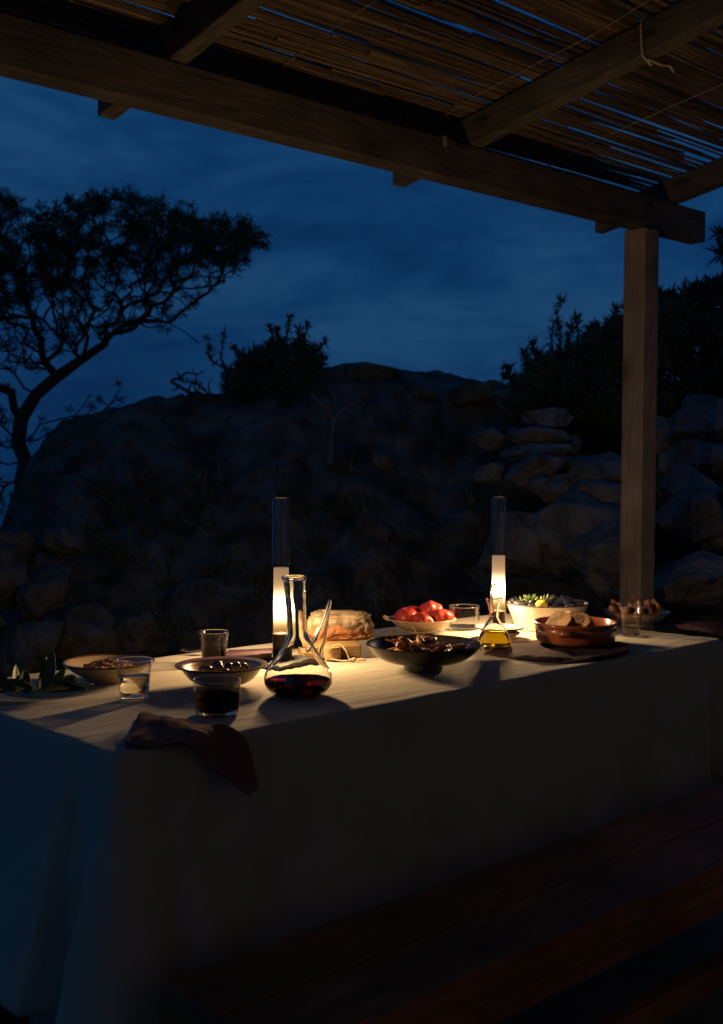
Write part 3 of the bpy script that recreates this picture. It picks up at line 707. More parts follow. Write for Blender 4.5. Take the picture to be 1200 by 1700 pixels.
# terracotta dish
tec = at(955, 1071)
cz = thing('terracotta_dish', 'glazed terracotta dish with bread slices leaning in it', 'dish', (tec[0], tec[1], ZT + .005), 0)
cp = smooth_prof([(.085, .0005), (.096, .006), (.100, .020), (.101, .036), (.0995, .041), (.1045, .046), (.1055, .050), (.103, .0535)], 4)
ob('dish_body', lathe([(0, 0), (.08, 0)] + cp + [(.099, .053), (.0955, .046), (.095, .03), (.092, .014), (.08, .008), (0, .0075)], 80), TERRA, cz)
def lug(a):
    return tube(spline([(.100 * math.cos(a - .17), .100 * math.sin(a - .17), .030), (.110 * math.cos(a - .10), .110 * math.sin(a - .10), .034), (.113 * math.cos(a), .113 * math.sin(a), .036), (.110 * math.cos(a + .10), .110 * math.sin(a + .10), .034), (.100 * math.cos(a + .17), .100 * math.sin(a + .17), .030)], 4), .0075, 12)
ob('lug', lug(rad(-112)), TERRA, cz); ob('lug', lug(rad(68)), TERRA, cz)

# ------------------------------------------------------------------ food
def lobed(sx, sz, lob, seed, dep=.09):
    v0, f = ico(4); v = []
    for p in v0:
        a = math.atan2(p.y, p.x); rxy = math.hypot(p.x, p.y)
        k = 1 + dep * math.cos(lob * a + seed) * rxy * rxy + .04 * noise.noise(p * 1.7 + Vector((seed, 0, 0)))
        z = p.z * sz * (1 - .22 * math.exp(-(rxy / .28) ** 2) * (1 if p.z > 0 else 0))
        v.append((p.x * sx * k, p.y * sx * k, z))
    return v, f
TB = Vector(tob)
tms = [(-.042, -.025, .046, .032, .027, 0, 0, 'round shiny tomato at the left front of the bowl'), (.002, -.050, .040, .029, .022, 5, .2, 'low tomato lying in front in the middle of its bowl'),
       (-.022, .026, .047, .031, .025, 5, 0, 'tomato half hidden behind the left front one'), (.026, .020, .054, .033, .027, 6, .8, 'tall ribbed tomato at the back of the heap, tipped on its side'),
       (.047, -.028, .046, .029, .024, 5, .1, 'small tomato under the ribbed one'), (.066, .005, .042, .022, .019, 5, 0, 'rightmost tomato touching the bowl rim')]
for i, (x, y, z, r, rz_, lb, tl, lab) in enumerate(tms):
    o = ob('tomato', lobed(r, rz_, lb or 4, i, .09 if lb else .015), TOMATO, None, (TB.x + x, TB.y + y, ZT + z - .004), (tl + .15, .2 * math.sin(i), i))
    tag(o, lab, 'tomato', 'tomatoes in the cream bowl')
OBv = Vector(olb)
for i, (x, y, z) in enumerate([(-.026, -.020, .036), (-.004, -.016, .040), (-.010, .012, .041), (.013, .014, .036), (.030, -.005, .041), (.042, .012, .036), (.012, -.030, .031), (-.038, .010, .031)]):
    o = ob('olive', blob(3, .0112, .0100, .0098, .03, 2, i), OLIVE, None, (OBv.x + x, OBv.y + y, ZT + z), (0, 0, i * 1.3)); tag(o, ['second olive from the left, at the front of the cream bowl heap', 'shiny olive in the middle front of the cream bowl heap', 'high olive behind the middle front one in the cream bowl', 'olive behind and right of the middle of the cream bowl heap', 'tallest olive at the right of the cream bowl heap', 'rightmost olive, half hidden at the back of the cream bowl', 'lowest olive, at the front edge of the cream bowl heap', 'leftmost olive in the wide rimmed cream bowl'][i], 'olive', 'olives in the cream bowl')
NB = Vector(nutb); mb = MB()
for i in range(170):
    a = R.uniform(0, 6.28); q = math.sqrt(R.random()) * .052; s = R.uniform(.0028, .0055)
    vv, ff = blob(1, s * 1.3, s, s * .8, .3, 2, i)
    off = Vector((math.cos(a) * q, math.sin(a) * q, .027 + .012 * (1 - q / .052) + R.uniform(0, .004)))
    mb.add(([p + off for p in vv], ff))
tag(ob('nuts', mb, NUTM, None, (NB.x, NB.y, ZT)), 'heap of chopped toasted nuts in the leftmost cream bowl', 'nuts', kind='stuff')
# browned seafood
def prawn(L, r, curl, seed, legs=True):
    rr = random.Random(seed); pts = []; ra = []
    n = 15
    for k in range(n):
        t = k / (n - 1); a = -curl / 2 + curl * t; rad_ = L / curl
        pts.append((rad_ * math.sin(a), rad_ * (1 - math.cos(a)), .002 * math.sin(t * 9)))
        seg_ = 1 + .10 * (k % 2)
        ra.append(r * seg_ * (math.sin(math.pi * min(1, (t * .86 + .12))) ** .6 + .08))
    m_ = MB().add(tube(pts, ra, 10))
    tail = Vector(pts[-1])
    for s in (-1, 0, 1): m_.add(tube([tail, tail + Vector((math.cos(curl / 2 + s * .35), math.sin(curl / 2 + s * .35), .001 * s)) * r * 1.6], [r * .35, r * .12], 5))
    hd = Vector(pts[0])
    for s in (-1, 1) if legs else (): m_.add(tube(spline([hd, hd + Vector((-r * 1.5, s * r * 1., r * .7)), hd + Vector((-r * 3, s * r * 2, r * .9))], 3), r * .07, 4))
    return m_
BB = Vector(blb)
tag(ob('sauce', lathe([(0, .030), (.07, .030), (.088, .0315)], 48), SAUCE, None, (BB.x, BB.y, ZT)), 'thin brown pan sauce pooled in the black bowl', 'sauce')
for i in range(22):
    a = i * 2.399; q = .072 * math.sqrt((i + .5) / 22); hh = .039 + .020 * (1 - q / .072) + R.uniform(0, .004)
    o = ob('prawn', prawn(R.uniform(.05, .075), R.uniform(.0065, .009), R.uniform(.8, 2.4), i), PRAWN, None, (BB.x + .004 + math.cos(a) * q, BB.y + math.sin(a) * q * .9, ZT + hh), (R.uniform(-.6, .6), R.uniform(-.45, .45), R.uniform(0, 6.28)))
    tag(o, 'fried brown prawn heaped in the black footed bowl', 'prawn', 'prawns in the black bowl')
RB = Vector(rib)
for i, (x, y, z) in enumerate([(-.050, .0, .036), (-.022, -.025, .026), (.000, .0, .042), (.018, -.03, .026), (.047, -.008, .036), (.025, .035, .030)]):
    o = ob('prawn', prawn(.066, .0125, 4.6, i + 40, False), SNAIL, None, (RB.x + x, RB.y + y, ZT + z), (1.1 + R.uniform(-.4, .4), R.uniform(-.4, .4), R.uniform(-.8, .8)))
    tag(o, ['leftmost curled prawn in the far right bowl, leaning on its rim', 'low curled prawn at the left front of the far right bowl', 'topmost curled prawn in the middle of the far right bowl', 'low curled prawn at the middle front of the far right bowl', 'rightmost curled prawn showing its ring shape in the far right bowl', 'curled prawn at the back right of the far right bowl'][i], 'prawn', 'prawns in the far right bowl')
# mussels
def mussel():
    def half(s):
        def fn(a, b):
            t = b; wv = .012 * (math.sin(math.pi * min(1, t * .92 + .04)) ** .6); x = -wv + 2 * wv * a
            return (x, t * .048 - .024, s * .008 * math.sin(math.pi * a) * math.sin(math.pi * min(1, t * .9 + .05)) ** .7)
        return grid(9, 12, fn)
    return half
hf = mussel()
mA = me('shell', hf(1), SHELLM); mB = me('shell', hf(-1), SHELLM); mI = me('flesh', blob(2, .0075, .016, .0045, .2, 3, 4), LEMON)
WB = Vector(whb)
for i in range(34):
    a = i * 2.399; q = .090 * math.sqrt((i + .5) / 34); hh = .062 + .012 * (1 - q / .09) + R.uniform(0, .007)
    t = thing('mussel', 'glossy black mussel shell heaped in the big white bowl', 'mussel', (WB.x + math.cos(a) * q, WB.y + math.sin(a) * q, ZT + hh), R.uniform(0, 6.28), 'mussels in the white bowl')
    t.rotation_euler = (R.uniform(-.8, .8), R.uniform(-.8, .8), R.uniform(0, 6.28))
    s1 = ob('shell', mA, None, t, (0, 0, .001), (0, R.uniform(.2, .5), 0)); s2 = ob('shell', mB, None, t, (0, 0, -.001), (0, -R.uniform(.1, .4), 0))
    for s in (s1, s2): solid(s, .0012)
    if i % 3 == 0: ob('flesh', mI, None, t)
tag(ob('lemon_wedge', blob(3, .017, .010, .011, .04, 2, 2), LEMON, None, (WB.x - .028, WB.y - .082, ZT + .0745), (0, 0, .1)), 'yellow lemon wedge on the mussels at the bowl front', 'lemon')
hm = MB()
for k in range(170):
    b = Vector((R.gauss(0, .020) + .010, R.gauss(0, .014), R.uniform(0, .012))); d_ = Vector((R.gauss(0, 1), R.gauss(0, 1), abs(R.gauss(.3, .7)))).normalized() * R.uniform(.010, .022)
    s = d_.cross(Vector((0, 0, 1))).normalized() * .0018
    o_ = len(hm.v); hm.v += [tuple(b), tuple(b + d_ * .5 + s), tuple(b + d_), tuple(b + d_ * .5 - s)]; hm.f.append((o_, o_ + 1, o_ + 2, o_ + 3))
tag(ob('herb_sprig', hm, HERB, None, (WB.x - .055, WB.y - .055, ZT + .075)), 'green feathery herb sprig on the left of the mussels', 'herb')
# bread slices in the terracotta dish
def slice_(seed):
    rr = random.Random(seed); o_ = []
    for k in range(28):
        a = 2 * math.pi * k / 28
        x = .034 * abs(math.cos(a)) ** .6 * (1 if math.cos(a) > 0 else -1); z = .029 * abs(math.sin(a)) ** .6 * (1 if math.sin(a) > 0 else -1)
        k_ = 1 + rr.uniform(-.05, .05); o_.append((x * k_, z * k_))
    def ring(y, s): return [(x * s, y, z * s) for x, z in o_]
    return o_, ring
CZ = Vector(tec)
for i, (x, y, z, rx, ry, rz, lab) in enumerate([(-.046, -.030, .054, -.78, .05, -1.15, 'bread slice leaning at the left rim of the terracotta dish'), (-.004, -.034, .052, -.70, .12, -1.0, 'bread slice tilted in the middle of the terracotta dish'), (-.020, .010, .052, -.9, .1, -1.2, 'bread slice behind the other two in the terracotta dish')]):
    o_, ring = slice_(i); n = 28; th = .007
    t = thing('bread_slice', lab, 'bread', (CZ.x + x, CZ.y + y, ZT + z), 0, 'bread slices in the terracotta dish'); t.rotation_euler = (rx, ry, rz); t.scale = (1.22, 1.22, 1.15)
    vv = ring(-th, .93) + ring(th, .93); vv += [(0, -th, 0), (0, th, 0)]
    ob('crumb', (vv, [(2 * n, k, (k + 1) % n) for k in range(n)] + [(2 * n + 1, n + (k + 1) % n, n + k) for k in range(n)]), CRUMB, t, smooth=False)
    vv = ring(-th * .98, .925) + ring(-th, 1.0) + ring(th, 1.0) + ring(th * .98, .925)
    ob('crust', (vv, [(j * n + k, j * n + (k + 1) % n, (j + 1) * n + (k + 1) % n, (j + 1) * n + k) for j in range(3) for k in range(n)]), CRUST, t)

# cutting board, loaf, cord
bd = at(556, 1095)
board = thing('cutting_board', 'thick wooden cutting board under the loaf with a corded handle', 'cutting board', bd, rad(8))
bevel(ob('board', box(-.075, .062, 0, .15, .001, .031), BOARDW, board, smooth=False), .004)
hp = [(-.012, 0)] ; hv = []; n = 20
for z in (.001, .031):
    for k in range(n + 1):
        a = math.pi + math.pi * k / n; hv.append((-.008 + .019 * math.cos(a), -.022 + .016 * math.sin(a), z))
    hv += [(.011, -.0005, z), (-.027, -.0005, z)]
m_ = n + 3
hf_ = [tuple(reversed(range(m_))), tuple(range(m_, 2 * m_))] + [(k, (k + 1) % m_, m_ + (k + 1) % m_, m_ + k) for k in range(m_)]
bevel(ob('handle', (hv, hf_), BOARDW, board, smooth=False), .002)
cd = spline([(-.006, -.02, .033), (.010, -.018, .0345), (.022, -.024, .022), (.028, -.034, .006), (.034, -.044, .003), (.050, -.046, .004), (.062, -.048, .003)], 6)
ob('cord', tube(cd, .0017, 7), CORD, board)
ob('cord', tube(spline([(-.014, -.036, .006), (.004, -.042, .002), (.022, -.047, .002), (.036, -.045, .004), (.048, -.050, .003)], 6), .0017, 7), CORD, board)
ob('cord_knot', blob(2, .006, .004, .004, .2, 3, 3), CORD, board, (.038, -.045, .005))
ob('cord_end', tube([(.044, -.046, .004), (.055, -.048, .0045), (.066, -.050, .0035)], [.002, .0034, .0026], 8), CORD, board)
lf = G(563, 1092, TZ)
def loaf():
    v0, f = ico(6); v = []
    for p in v0:
        q = Vector((math.copysign(abs(p.x) ** .62, p.x), math.copysign(abs(p.y) ** .8, p.y), math.copysign(abs(p.z) ** .62, p.z)))
        k = .93 + .16 * noise.noise(p * 1.5 + Vector((4, 2, 1))) + .05 * noise.fractal(p * 4.5, .8, 2, 5) + .05 * (crag(p * 3.1) - .2)
        # long tear along the crown
        tear = math.exp(-((p.y + .12 + .18 * p.x) / .10) ** 2) * max(0, p.z) * .12
        z = max(q.z * .043 * k * (1 - tear * 2.0) * (1 - .12 * p.x), -.026)
        v.append((q.x * .088 * k, q.y * .058 * k, z))
    return v, f
o = ob('bread_loaf', loaf(), LOAFM, None, (lf.x + .005, lf.y + .085, ZT + .031 + .0265), (0, 0, rad(6))); tag(o, 'crusty country loaf torn along its crown on the cutting board', 'bread')

# ------------------------------------------------------------------ napkins
def patch(rows, nu=10, nv=8):
    """rows: list of control rows (each a list of points); smooth patch through them"""
    g1 = [spline(r, nu) for r in rows]; cols = list(zip(*g1)); g2 = [spline(c, nv) for c in cols]
    W_ = len(g2); H_ = len(g2[0]); v = [g2[i][j] for j in range(H_) for i in range(W_)]
    f = [(j * W_ + i, j * W_ + i + 1, (j + 1) * W_ + i + 1, (j + 1) * W_ + i) for j in range(H_ - 1) for i in range(W_ - 1)]
    return v, f
def wrinkle(vf, amp, fr):
    v, f = vf; return [p + Vector((0, 0, 1)) * amp * noise.fractal(p * fr, 1, 2, 3) for p in v], f
def tp(px, py, h): return G(px, py, TZ + h)
def sk_(px, py, off): return V(px, py, -off)
r0 = [tp(233, 1185, .016), tp(290, 1194, .020), tp(345, 1203, .016), tp(380, 1210, .010), V(405, 1226, -.006), V(418, 1268, -.030), V(425, 1306, -.044)]
r1 = [tp(221, 1210, .015), tp(276, 1214, .018), tp(330, 1220, .015), V(362, 1232, -.012), V(386, 1258, -.032), V(409, 1290, -.042), V(422, 1314, -.052)]
r2 = [tp(207, 1239, .005), tp(258, 1239, .006), tp(308, 1237, .004), V(336, 1256, -.020), V(366, 1286, -.034), V(395, 1308, -.050), V(412, 1320, -.056)]
nap = ob('napkin', wrinkle(wrinkle(patch([r0, r1, r2]), .005, 17), .0022, 48), NAPKIN); solid(nap, .0035, -1); bevel(nap, .001, 1)
tag(nap, 'plum linen napkin hanging over the front table edge by the wine glass', 'napkin', 'linen napkins')
# second layer folded underneath
low = ob('fold', wrinkle(patch([[tp(232, 1188, .004), tp(290, 1197, .005), tp(345, 1206, .004)], [tp(208, 1241, .003), tp(258, 1241, .003), tp(308, 1239, .002)]]), .001, 20), NAPKIN, nap); solid(low, .004, 0)
# napkin below the terracotta dish
rows_ = [[tp(842, 1068, .001), tp(880, 1064, .001), tp(920, 1063, .001), tp(960, 1062, .001), tp(1000, 1063, .002), tp(1040, 1068, .006)],
         [tp(822, 1075, .003), tp(870, 1078, .003), tp(920, 1081, .002), tp(970, 1081, .003), tp(1012, 1078, .004), tp(1044, 1075, .011)],
         [tp(808, 1082, .009), tp(855, 1087, .005), tp(905, 1090, .012), tp(950, 1093, .006), tp(1000, 1089, .011), tp(1043, 1080, .012)],
         [tp(802, 1087, .002), tp(850, 1094, .001), tp(898, 1097, .003), tp(945, 1102, .001), tp(1000, 1094, .002), tp(1040, 1084, .003)]]
nap2 = ob('napkin', wrinkle(patch(rows_), .0035, 30), MAUVE); solid(nap2, .0016, -1); tag(nap2, 'mauve linen napkin spread under the terracotta dish', 'napkin', 'linen napkins')
# napkin standing in a soft ridge behind the olives
rows_ = [[tp(378, 1098, .004), tp(410, 1102, .004), tp(447, 1100, .003)], [tp(372, 1092, .012), tp(408, 1093, .020), tp(450, 1090, .022)], [tp(372, 1086, .012), tp(412, 1085, .026), tp(452, 1082, .032)], [tp(380, 1080, .002), tp(420, 1078, .004), tp(455, 1076, .006)]]
nap3 = ob('napkin', wrinkle(patch(rows_), .0015, 18), MAUVE); solid(nap3, .002); tag(nap3, 'mauve napkin rucked up between the back wine glass and the left lantern', 'napkin', 'linen napkins')
# napkin at the far right end
rows_ = [[tp(1118, 1032, .010), tp(1160, 1032, .016), tp(1210, 1036, .012)], [tp(1122, 1038, .014), tp(1165, 1040, .018), tp(1215, 1046, .014)], [tp(1130, 1046, .003), tp(1170, 1050, .006), tp(1212, 1056, .004)]]
nap4 = ob('napkin', wrinkle(patch(rows_), .004, 22), PLUM); solid(nap4, .002, -1); tag(nap4, 'plum napkin folded at the far right corner of the table', 'napkin', 'linen napkins')
# forks by the back napkin
def fork():
    m_ = MB(); m_.add(tube(spline([(-.10, 0, .004), (-.05, 0, .003), (0, 0, .004), (.035, 0, .009)], 4), [.0035, .0035, .0032, .003, .003, .0028, .0026, .0024, .0022, .002, .002, .0024, .0028], 8))
    m_.add(([(.030, -.007, .007), (.055, -.0115, .008), (.055, .0115, .008), (.030, .007, .007), (.030, -.007, .009), (.055, -.0115, .010), (.055, .0115, .010), (.030, .007, .009)], [(0, 1, 2, 3), (7, 6, 5, 4), (0, 4, 5, 1), (1, 5, 6, 2), (2, 6, 7, 3), (3, 7, 4, 0)]))
    for k in range(4):
        y = -.0098 + k * .0065; m_.add(tube([(.053, y, .009), (.075, y, .007), (.092, y, .010)], [.0016, .0014, .0007], 6))
    return m_
fp = G(352, 1092, TZ)
fo_ = ob('fork', fork(), STEEL, None, (fp.x + .015, fp.y + .02, ZT + .002), (0, 0, rad(172))); tag(fo_, 'steel fork with its tines showing left of the back wine glass', 'fork')

# ------------------------------------------------------------------ leafy sprig on the left
def leaf(L, W, curl, cup=.25):
    def fn(a, b):
        t = b; wv = W * .5 * (math.sin(math.pi * (t ** .85) * .985 + .02)) ** .8; s = a * 2 - 1
        return (s * wv, t * L, curl * L * t * t + cup * abs(s) ** 1.5 * wv)
    return grid(7, 11, fn)
lm = [me('leaf', leaf(.068, .024, .25), LEAFM), me('leaf', leaf(.074, .028, -.12), LEAFM), me('leaf', leaf(.058, .022, .1), LEAFM)]
sp0 = G(54, 1160, TZ)
sprig = thing('leafy_sprig', 'sprig of dark green pointed leaves lying at the left end of the table', 'sprig', (sp0.x, sp0.y, ZT), 0)
stem = spline([(-.075, -.008, .012), (-.03, 0, .013), (.01, .004, .012), (.045, .000, .010)], 5)
ob('stem', tube(stem, .0019, 7), BARK, sprig)
# (x, y, azimuth, elevation, roll, mesh, scale)
LV = [(.022, .0, -24, 56, .3, 0, 1.12), (.012, .0, 14, 70, .9, 0, .95), (-.012, .003, 25, 62, .2, 2, .75), (.030, .004, -80, 6, .1, 1, 1.15), (.034, .002, -98, 2, .3, 1, 1.0), (.025, -.004, -70, 14, -.3, 1, .9), (.012, -.004, -128, 2, .2, 0, .9),
      (-.005, -.004, 160, 4, .3, 1, .9), (-.02, -.002, 120, 8, -.2, 1, 1.0), (-.03, 0, 70, 12, .2, 0, 1.0), (-.04, 0, 95, 10, .1, 1, 1.0), (.0, .006, 40, 10, .2, 2, 1.0), (-.05, -.004, 140, 3, .4, 1, 1.0), (.04, .0, -60, 20, .5, 2, .9), (.018, .004, -45, 18, -.4, 1, 1.0), (-.045, .003, 50, 25, -.4, 0, .9), (-.02, .004, 15, 20, .3, 2, 1), (-.01, -.004, -150, 4, .1, 1, .95), (.0, -.006, -170, 6, .4, 1, .9), (.02, -.006, -115, 10, -.5, 1, .9), (-.03, -.006, 175, 8, .3, 0, 1), (-.05, -.006, 110, 14, -.5, 1, 1), (.03, .006, -30, 30, .5, 0, .8), (-.06, .0, 60, 16, .5, 1, 1), (.005, .0, 100, 18, -.5, 1, .9), (-.035, .004, 20, 40, .6, 2, 1)]
for (x, yy, az, el, roll, mi, s) in LV:
    o = ob('leaf', lm[mi], None, sprig, (x, yy, .012), (0, 0, 0)); o.scale = (s, s, s)
    o.rotation_euler = (Matrix.Rotation(rad(az), 3, 'Z') @ Matrix.Rotation(rad(el + 7), 3, 'X') @ Matrix.Rotation(roll * 1.3, 3, 'Y')).to_euler()
    solid(o, .0006)

# ------------------------------------------------------------------ trees and shrubs
def grow(puffs, roots, jit, seed, rmin=.006, rmax=.09, expo=.45, bias=.55):
    """connect puff centres to a growing skeleton; returns tubes"""
    rr = random.Random(seed)
    nodes = [Vector(p) for p in roots]; par = [-1] + list(range(len(roots) - 1)); dist = [0.0]
    for i in range(1, len(nodes)): dist.append(dist[-1] + (nodes[i] - nodes[i - 1]).length)
    main = len(nodes); start = max(1, int(main * .35))
    order = sorted(range(len(puffs)), key=lambda i: (puffs[i] - nodes[-1]).length + (puffs[i] - nodes[main // 2]).length)
    load = [0] * len(nodes); ends = []
    for i in order:
        p = puffs[i]; best = None
        for j in range(start, len(nodes)):
            c = (p - nodes[j]).length * (1 + .0) + bias * dist[j] * .35
            if p.z < nodes[j].z: c += .5 * (nodes[j].z - p.z)
            if best is None or c < best[0]: best = (c, j)
        j = best[1]; a = nodes[j]; L_ = (p - a).length; n = max(2, int(L_ / .16)); prev = j
        bow = Vector((rr.uniform(-1, 1), rr.uniform(-1, 1), rr.uniform(-.9, .3))) * L_ * .08
        for k in range(1, n + 1):
            t = k / n; q = a.lerp(p, t) + bow * math.sin(math.pi * t) + Vector((rr.gauss(0, jit), rr.gauss(0, jit), rr.gauss(0, jit))) * (1 if k < n else 0)
            nodes.append(q); par.append(prev); dist.append(dist[prev] + L_ / n); load.append(0); prev = len(nodes) - 1
        ends.append(prev)
    for e_ in ends:
        j = e_
        while j >= 0: load[j] += 1; j = par[j]
    mx = max(load); rads = [rmin + (rmax - rmin) * (l / mx) ** expo for l in load]
    mb = MB()
    # chains
    kids = {}
    for i, p in enumerate(par): kids.setdefault(p, []).append(i)
    done = set()
    def chain(i):
        c = [i]
        while kids.get(c[-1]):
            ks = kids[c[-1]]; nx = max(ks, key=lambda k: load[k]); c.append(nx)
        return c
    stack = [0]; started = []
    stack = [(None, 0)]
    while stack:
        pr, i = stack.pop(); c = chain(i)
        pts = ([nodes[pr]] if pr is not None else []) + [nodes[k] for k in c]; rs = ([rads[c[0]]] if pr is not None else []) + [rads[k] for k in c]
        if len(pts) > 1: mb.add(tube(pts, rs, 6 if rs[0] < .03 else 10, False))
        for k in c:
            for q in kids.get(k, []):
                if q not in c: stack.append((k, q))
    return mb
def tuft(mb, c, r, n, rr, ln, wd, up=.3):
    for _ in range(n):
        d_ = Vector((rr.gauss(0, 1), rr.gauss(0, 1), rr.gauss(up, 1))).normalized()
        b = c + d_ * r * rr.uniform(0, .75); e_ = b + (d_ + Vector((rr.gauss(0, .3), rr.gauss(0, .3), rr.gauss(.1, .3)))) * ln * rr.uniform(.6, 1.2)
        s = (e_ - b).cross(Vector((rr.gauss(0, 1), rr.gauss(0, 1), rr.gauss(0, 1)))).normalized() * wd
        o_ = len(mb.v); mb.v += [tuple(b - s * .5), tuple(b + s * .5), tuple((b + e_) / 2 + s), tuple(e_), tuple((b + e_) / 2 - s)]; mb.f.append((o_, o_ + 1, o_ + 2, o_ + 3, o_ + 4))
def inside(poly, x, y):
    c = False; j = len(poly) - 1
    for i in range(len(poly)):
        if (poly[i][1] > y) != (poly[j][1] > y) and x < (poly[j][0] - poly[i][0]) * (y - poly[i][1]) / (poly[j][1] - poly[i][1]) + poly[i][0]: c = not c
        j = i
    return c
def sample(poly, n, depth, dvar, seed, mind=0):
    rr = random.Random(seed); o_ = []; xs = [p[0] for p in poly]; ys = [p[1] for p in poly]; pix = []; tries = 0
    while len(o_) < n and tries < n * 60:
        tries += 1
        x = rr.uniform(min(xs), max(xs)); y = rr.uniform(min(ys), max(ys))
        if inside(poly, x, y):
            dd = depth + rr.uniform(-1, 1) * dvar
            p = D(x, y, dd)
            if mind and any((p - q).length < mind for q in o_): continue
            o_.append(p)
    return o_
PD = 9.0
crown = [(-330, 330), (-200, 310), (-60, 325), (0, 318), (25, 330), (50, 350), (75, 345), (100, 350), (130, 330), (165, 325), (195, 315), (225, 330), (250, 325), (285, 342), (330, 362), (375, 362), (410, 372), (440, 392), (442, 408), (425, 425), (390, 440), (340, 445), (290, 450), (240, 465), (180, 470), (120, 490), (60, 500), (-80, 520), (-250, 520)]
under = [(-60, 500), (60, 500), (130, 480), (250, 460), (340, 445), (400, 440), (385, 470), (330, 505), (270, 545), (200, 560), (110, 585), (40, 620), (-60, 640)]
pf = sample(crown, 760, PD, .85, 3, .07); ncrown = len(pf)
pf += sample(under, 230, PD, .7, 8, .07)
pf += sample([(-80, 620), (20, 650), (25, 720), (10, 800), (-10, 880), (-90, 880)], 46, PD, .3, 9, .08)
pf += [D(x, y, PD + R.uniform(-.3, .3)) for x, y in [(125, 690), (150, 678), (180, 672), (160, 690), (65, 705), (75, 722), (50, 730), (200, 645), (205, 660), (150, 655), (330, 570), (8, 830), (20, 845), (0, 800), (-10, 770), (12, 700), (20, 660), (5, 740), (-30, 850), (440, 395), (448, 402), (436, 384)]]
trk = [D(44, 1120, PD), D(40, 930, PD), D(38, 860, PD), D(36, 800, PD), D(42, 765, PD), D(30, 735, PD), D(35, 695, PD), D(60, 655, PD), D(95, 625, PD), D(135, 597, PD), D(175, 570, PD)]
pine = thing('pine_tree', 'windswept pine leaning over the rocks at the left edge', 'tree', trk[0])
lo_ = pine.location.copy()
tg = grow([p for p in pf], trk, .010, 5, .0034, .058, .52)
ob('trunk', ([Vector(p) - lo_ for p in tg.v], tg.f), BARK, pine)
rr = random.Random(11); mb = MB()
for ip, p in enumerate(pf):
    k = rr.uniform(.7, 1.25); few = ip >= ncrown
    if few and rr.random() < .03: continue
    for _ in range(1 if few else 3):
        c = p + Vector((rr.gauss(0, .035), rr.gauss(0, .05), rr.gauss(0, .028))); tuft(mb, c, (.042 if few else .048) * k, 42 if few else 48, rr, .034, .0032, .3)
ob('crown', ([Vector(p) - lo_ for p in mb.v], mb.f), PINE, pine, smooth=False)

DRY = mat('dry_grass', (.13, .12, .06), (.05, .05, .028), scale=3, rough=.9, island=.5, spec=.1)
rr = random.Random(77); mb = MB()
for _ in range(900):
    x = rr.uniform(-2.6, 3.6); y = rr.uniform(5.0, 6.7)
    if noise.noise(Vector((x * 1.1, y * 1.1, 8))) < -.08: continue
    tuft(mb, Vector((x, y, terr(x, y) - .01)), .035, 16, rr, .11, .0035, 1.6)
tag(ob('dry_grass', mb, DRY, smooth=False), 'dry grass and scrub growing in patches on the dark rocky slope', 'grass', kind='stuff')
def shrub(label, poly, n, depth, dvar, roots, seed, sprouts, leafl=.05, leafw=.008, tn=60, tr=.06, mind=.08):
    pf = sample(poly, n, depth, dvar, seed, mind)
    t = thing('shrub', label, 'shrub', roots[0]); lo_ = t.location.copy(); rr = random.Random(seed)
    mb = MB()
    for p in pf: tuft(mb, p, tr, tn, rr, leafl, leafw, .4)
    ends = []
    for pts in sprouts:
        c = spline([D(x, y, depth + rr.uniform(-.1, .1)) for x, y in pts], 5); ends.append(c)
        for i, q in enumerate(c):
            if i > len(c) * .25:
                for _ in range(9):
                    tuft(mb, q, .012, 1, rr, leafl * 1.0, leafw, .8)
        tuft(mb, c[-1], .012, 18, rr, leafl * 1.0, leafw, 1.0)
    tg = grow(pf, roots, .012, seed, .004, .035, .5)
    for c in ends: tg.add(tube(c, [.009 * (1 - .8 * i / len(c)) for i in range(len(c))], 5, False))
    ob('stem', ([Vector(p) - lo_ for p in tg.v], tg.f), BARK, t)
    ob('foliage', ([Vector(p) - lo_ for p in mb.v], mb.f), SHRUB, t, smooth=False)
    return t
shrub('dark rounded shrub with a bare twisted branch on top of the central rocks', [(375, 660), (380, 622), (410, 592), (450, 575), (500, 572), (528, 590), (535, 625), (525, 660), (450, 670)], 240, 7.5, .35, [D(455, 670, 7.5), D(455, 640, 7.5), D(452, 615, 7.5)], 21,
      [[(385, 640), (368, 600), (372, 556)], [(400, 620), (352, 600), (348, 580)], [(450, 590), (452, 560), (447, 545)], [(455, 590), (476, 555), (482, 528)], [(500, 590), (506, 560), (511, 540)], [(515, 600), (530, 580), (540, 566)], [(480, 590), (462, 560), (460, 548)], [(350, 660), (330, 640), (300, 632)], [(410, 600), (395, 590), (388, 578)], [(520, 610), (530, 600), (540, 596)], [(495, 590), (498, 565), (495, 548)]], leafl=.032, leafw=.0042, mind=.05, tr=.07, tn=75)
tw = [D(378, 668, 7.45), D(350, 656, 7.4), D(330, 659, 7.45), D(312, 650, 7.45), D(296, 641, 7.45), D(284, 632, 7.45), D(299, 627, 7.5), D(310, 618, 7.45), D(327, 622, 7.45), D(338, 616, 7.4)]
mb = MB().add(tube(spline(tw, 3), [.017 - .0005 * k for k in range(28)], 7))
for q, pts in enumerate([[(330, 659), (322, 640), (326, 626), (318, 610)], [(350, 656), (346, 640), (352, 628)], [(312, 650), (318, 638), (332, 634)], [(296, 641), (290, 648), (282, 646)], [(299, 627), (292, 616)]]):
    c = spline([D(x, y, 7.42 + .03 * q) for x, y in pts], 3); mb.add(tube(c, [.008 * (1 - .8 * k / len(c)) for k in range(len(c))], 5))
tag(ob('dead_branch', mb, BARK), 'bare twisted dead branch arching left of the central shrub', 'branch')
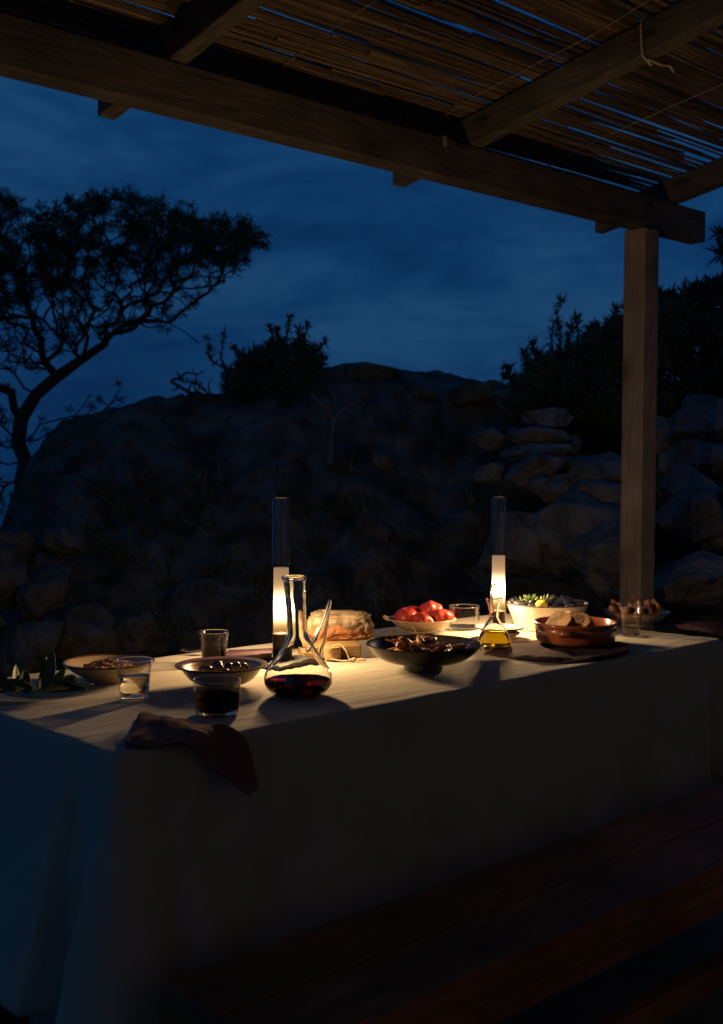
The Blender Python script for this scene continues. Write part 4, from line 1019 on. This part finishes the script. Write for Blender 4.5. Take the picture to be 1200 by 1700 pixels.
shrub('wide spiky shrub spreading from the boulders to the wooden post', [(838, 680), (850, 640), (880, 612), (920, 590), (950, 585), (985, 560), (1030, 530), (1060, 520), (1060, 690), (950, 690)], 230, 7.0, .5, [D(960, 700, 7.0), D(965, 665, 7.0), D(975, 630, 7.0)], 22,
      [[(860, 640), (848, 625), (842, 612)], [(880, 620), (872, 600), (870, 588)], [(900, 605), (885, 585), (882, 572)], [(925, 600), (915, 560), (932, 502)], [(935, 600), (930, 570), (928, 540)], [(950, 590), (960, 560), (957, 530)], [(985, 570), (990, 545), (985, 545)], [(1010, 560), (1015, 535), (1024, 514)], [(965, 590), (975, 560), (980, 548)], [(905, 610), (900, 595), (893, 590)], [(870, 640), (850, 632), (838, 628)], [(940, 590), (945, 560), (950, 545)]], leafl=.048, leafw=.0045, tn=75)
shrub('tall dark shrub filling the slope to the right of the post', [(1040, 530), (1090, 500), (1130, 500), (1165, 485), (1200, 480), (1300, 460), (1340, 660), (1200, 672), (1100, 685), (1040, 690)], 260, 7.2, .6, [D(1180, 700, 7.2), D(1180, 650, 7.2), D(1185, 600, 7.2)], 23,
      [[(1120, 520), (1118, 500), (1112, 492)], [(1150, 510), (1152, 490), (1160, 478)], [(1190, 500), (1190, 480), (1196, 472)], [(1170, 500), (1172, 485), (1180, 474)]], leafl=.06, leafw=.009, tr=.08, tn=70)
ft = sample([(1185, 405), (1200, 380), (1300, 340), (1400, 420), (1300, 470), (1205, 425)], 60, 7.8, .3, 31, .09)
ot = thing('evergreen_tree', 'evergreen whose leafy tip just enters at the right edge', 'tree', D(1330, 700, 7.8)); lo_ = ot.location.copy()
tg = grow(ft, [D(1330, 700, 7.8), D(1335, 600, 7.8), D(1325, 520, 7.8), D(1310, 450, 7.8)], .012, 9, .006, .06, .5)
ob('trunk', ([Vector(p) - lo_ for p in tg.v], tg.f), BARK, ot)
mb = MB(); rr = random.Random(5)
for p in ft: tuft(mb, p, .08, 60, rr, .06, .008, .3)
ob('crown', ([Vector(p) - lo_ for p in mb.v], mb.f), SHRUB, ot, smooth=False)
# bleached dead antler-like branch lying against the central rocks
db = MB()
for pts, r in (([(548, 770), (550, 730), (552, 700), (545, 680), (528, 668), (515, 650)], .016), ([(552, 702), (565, 684), (585, 672), (600, 665)], .012), ([(548, 684), (556, 665), (552, 650)], .009), ([(575, 678), (592, 690), (600, 705)], .008)):
    db.add(tube(spline([D(x, y, 6.45) for x, y in pts], 5), [r * (1 - .6 * k / (5 * (len(pts) - 1))) for k in range(5 * (len(pts) - 1) + 1)], 7))
DEADW = mat('bleached_wood', (.13, .12, .105), (.08, .07, .06), scale=20, rough=.9, bump=.5)
tag(ob('dead_branch', db, DEADW), 'pale forked dead branch standing against the central rocks', 'branch')
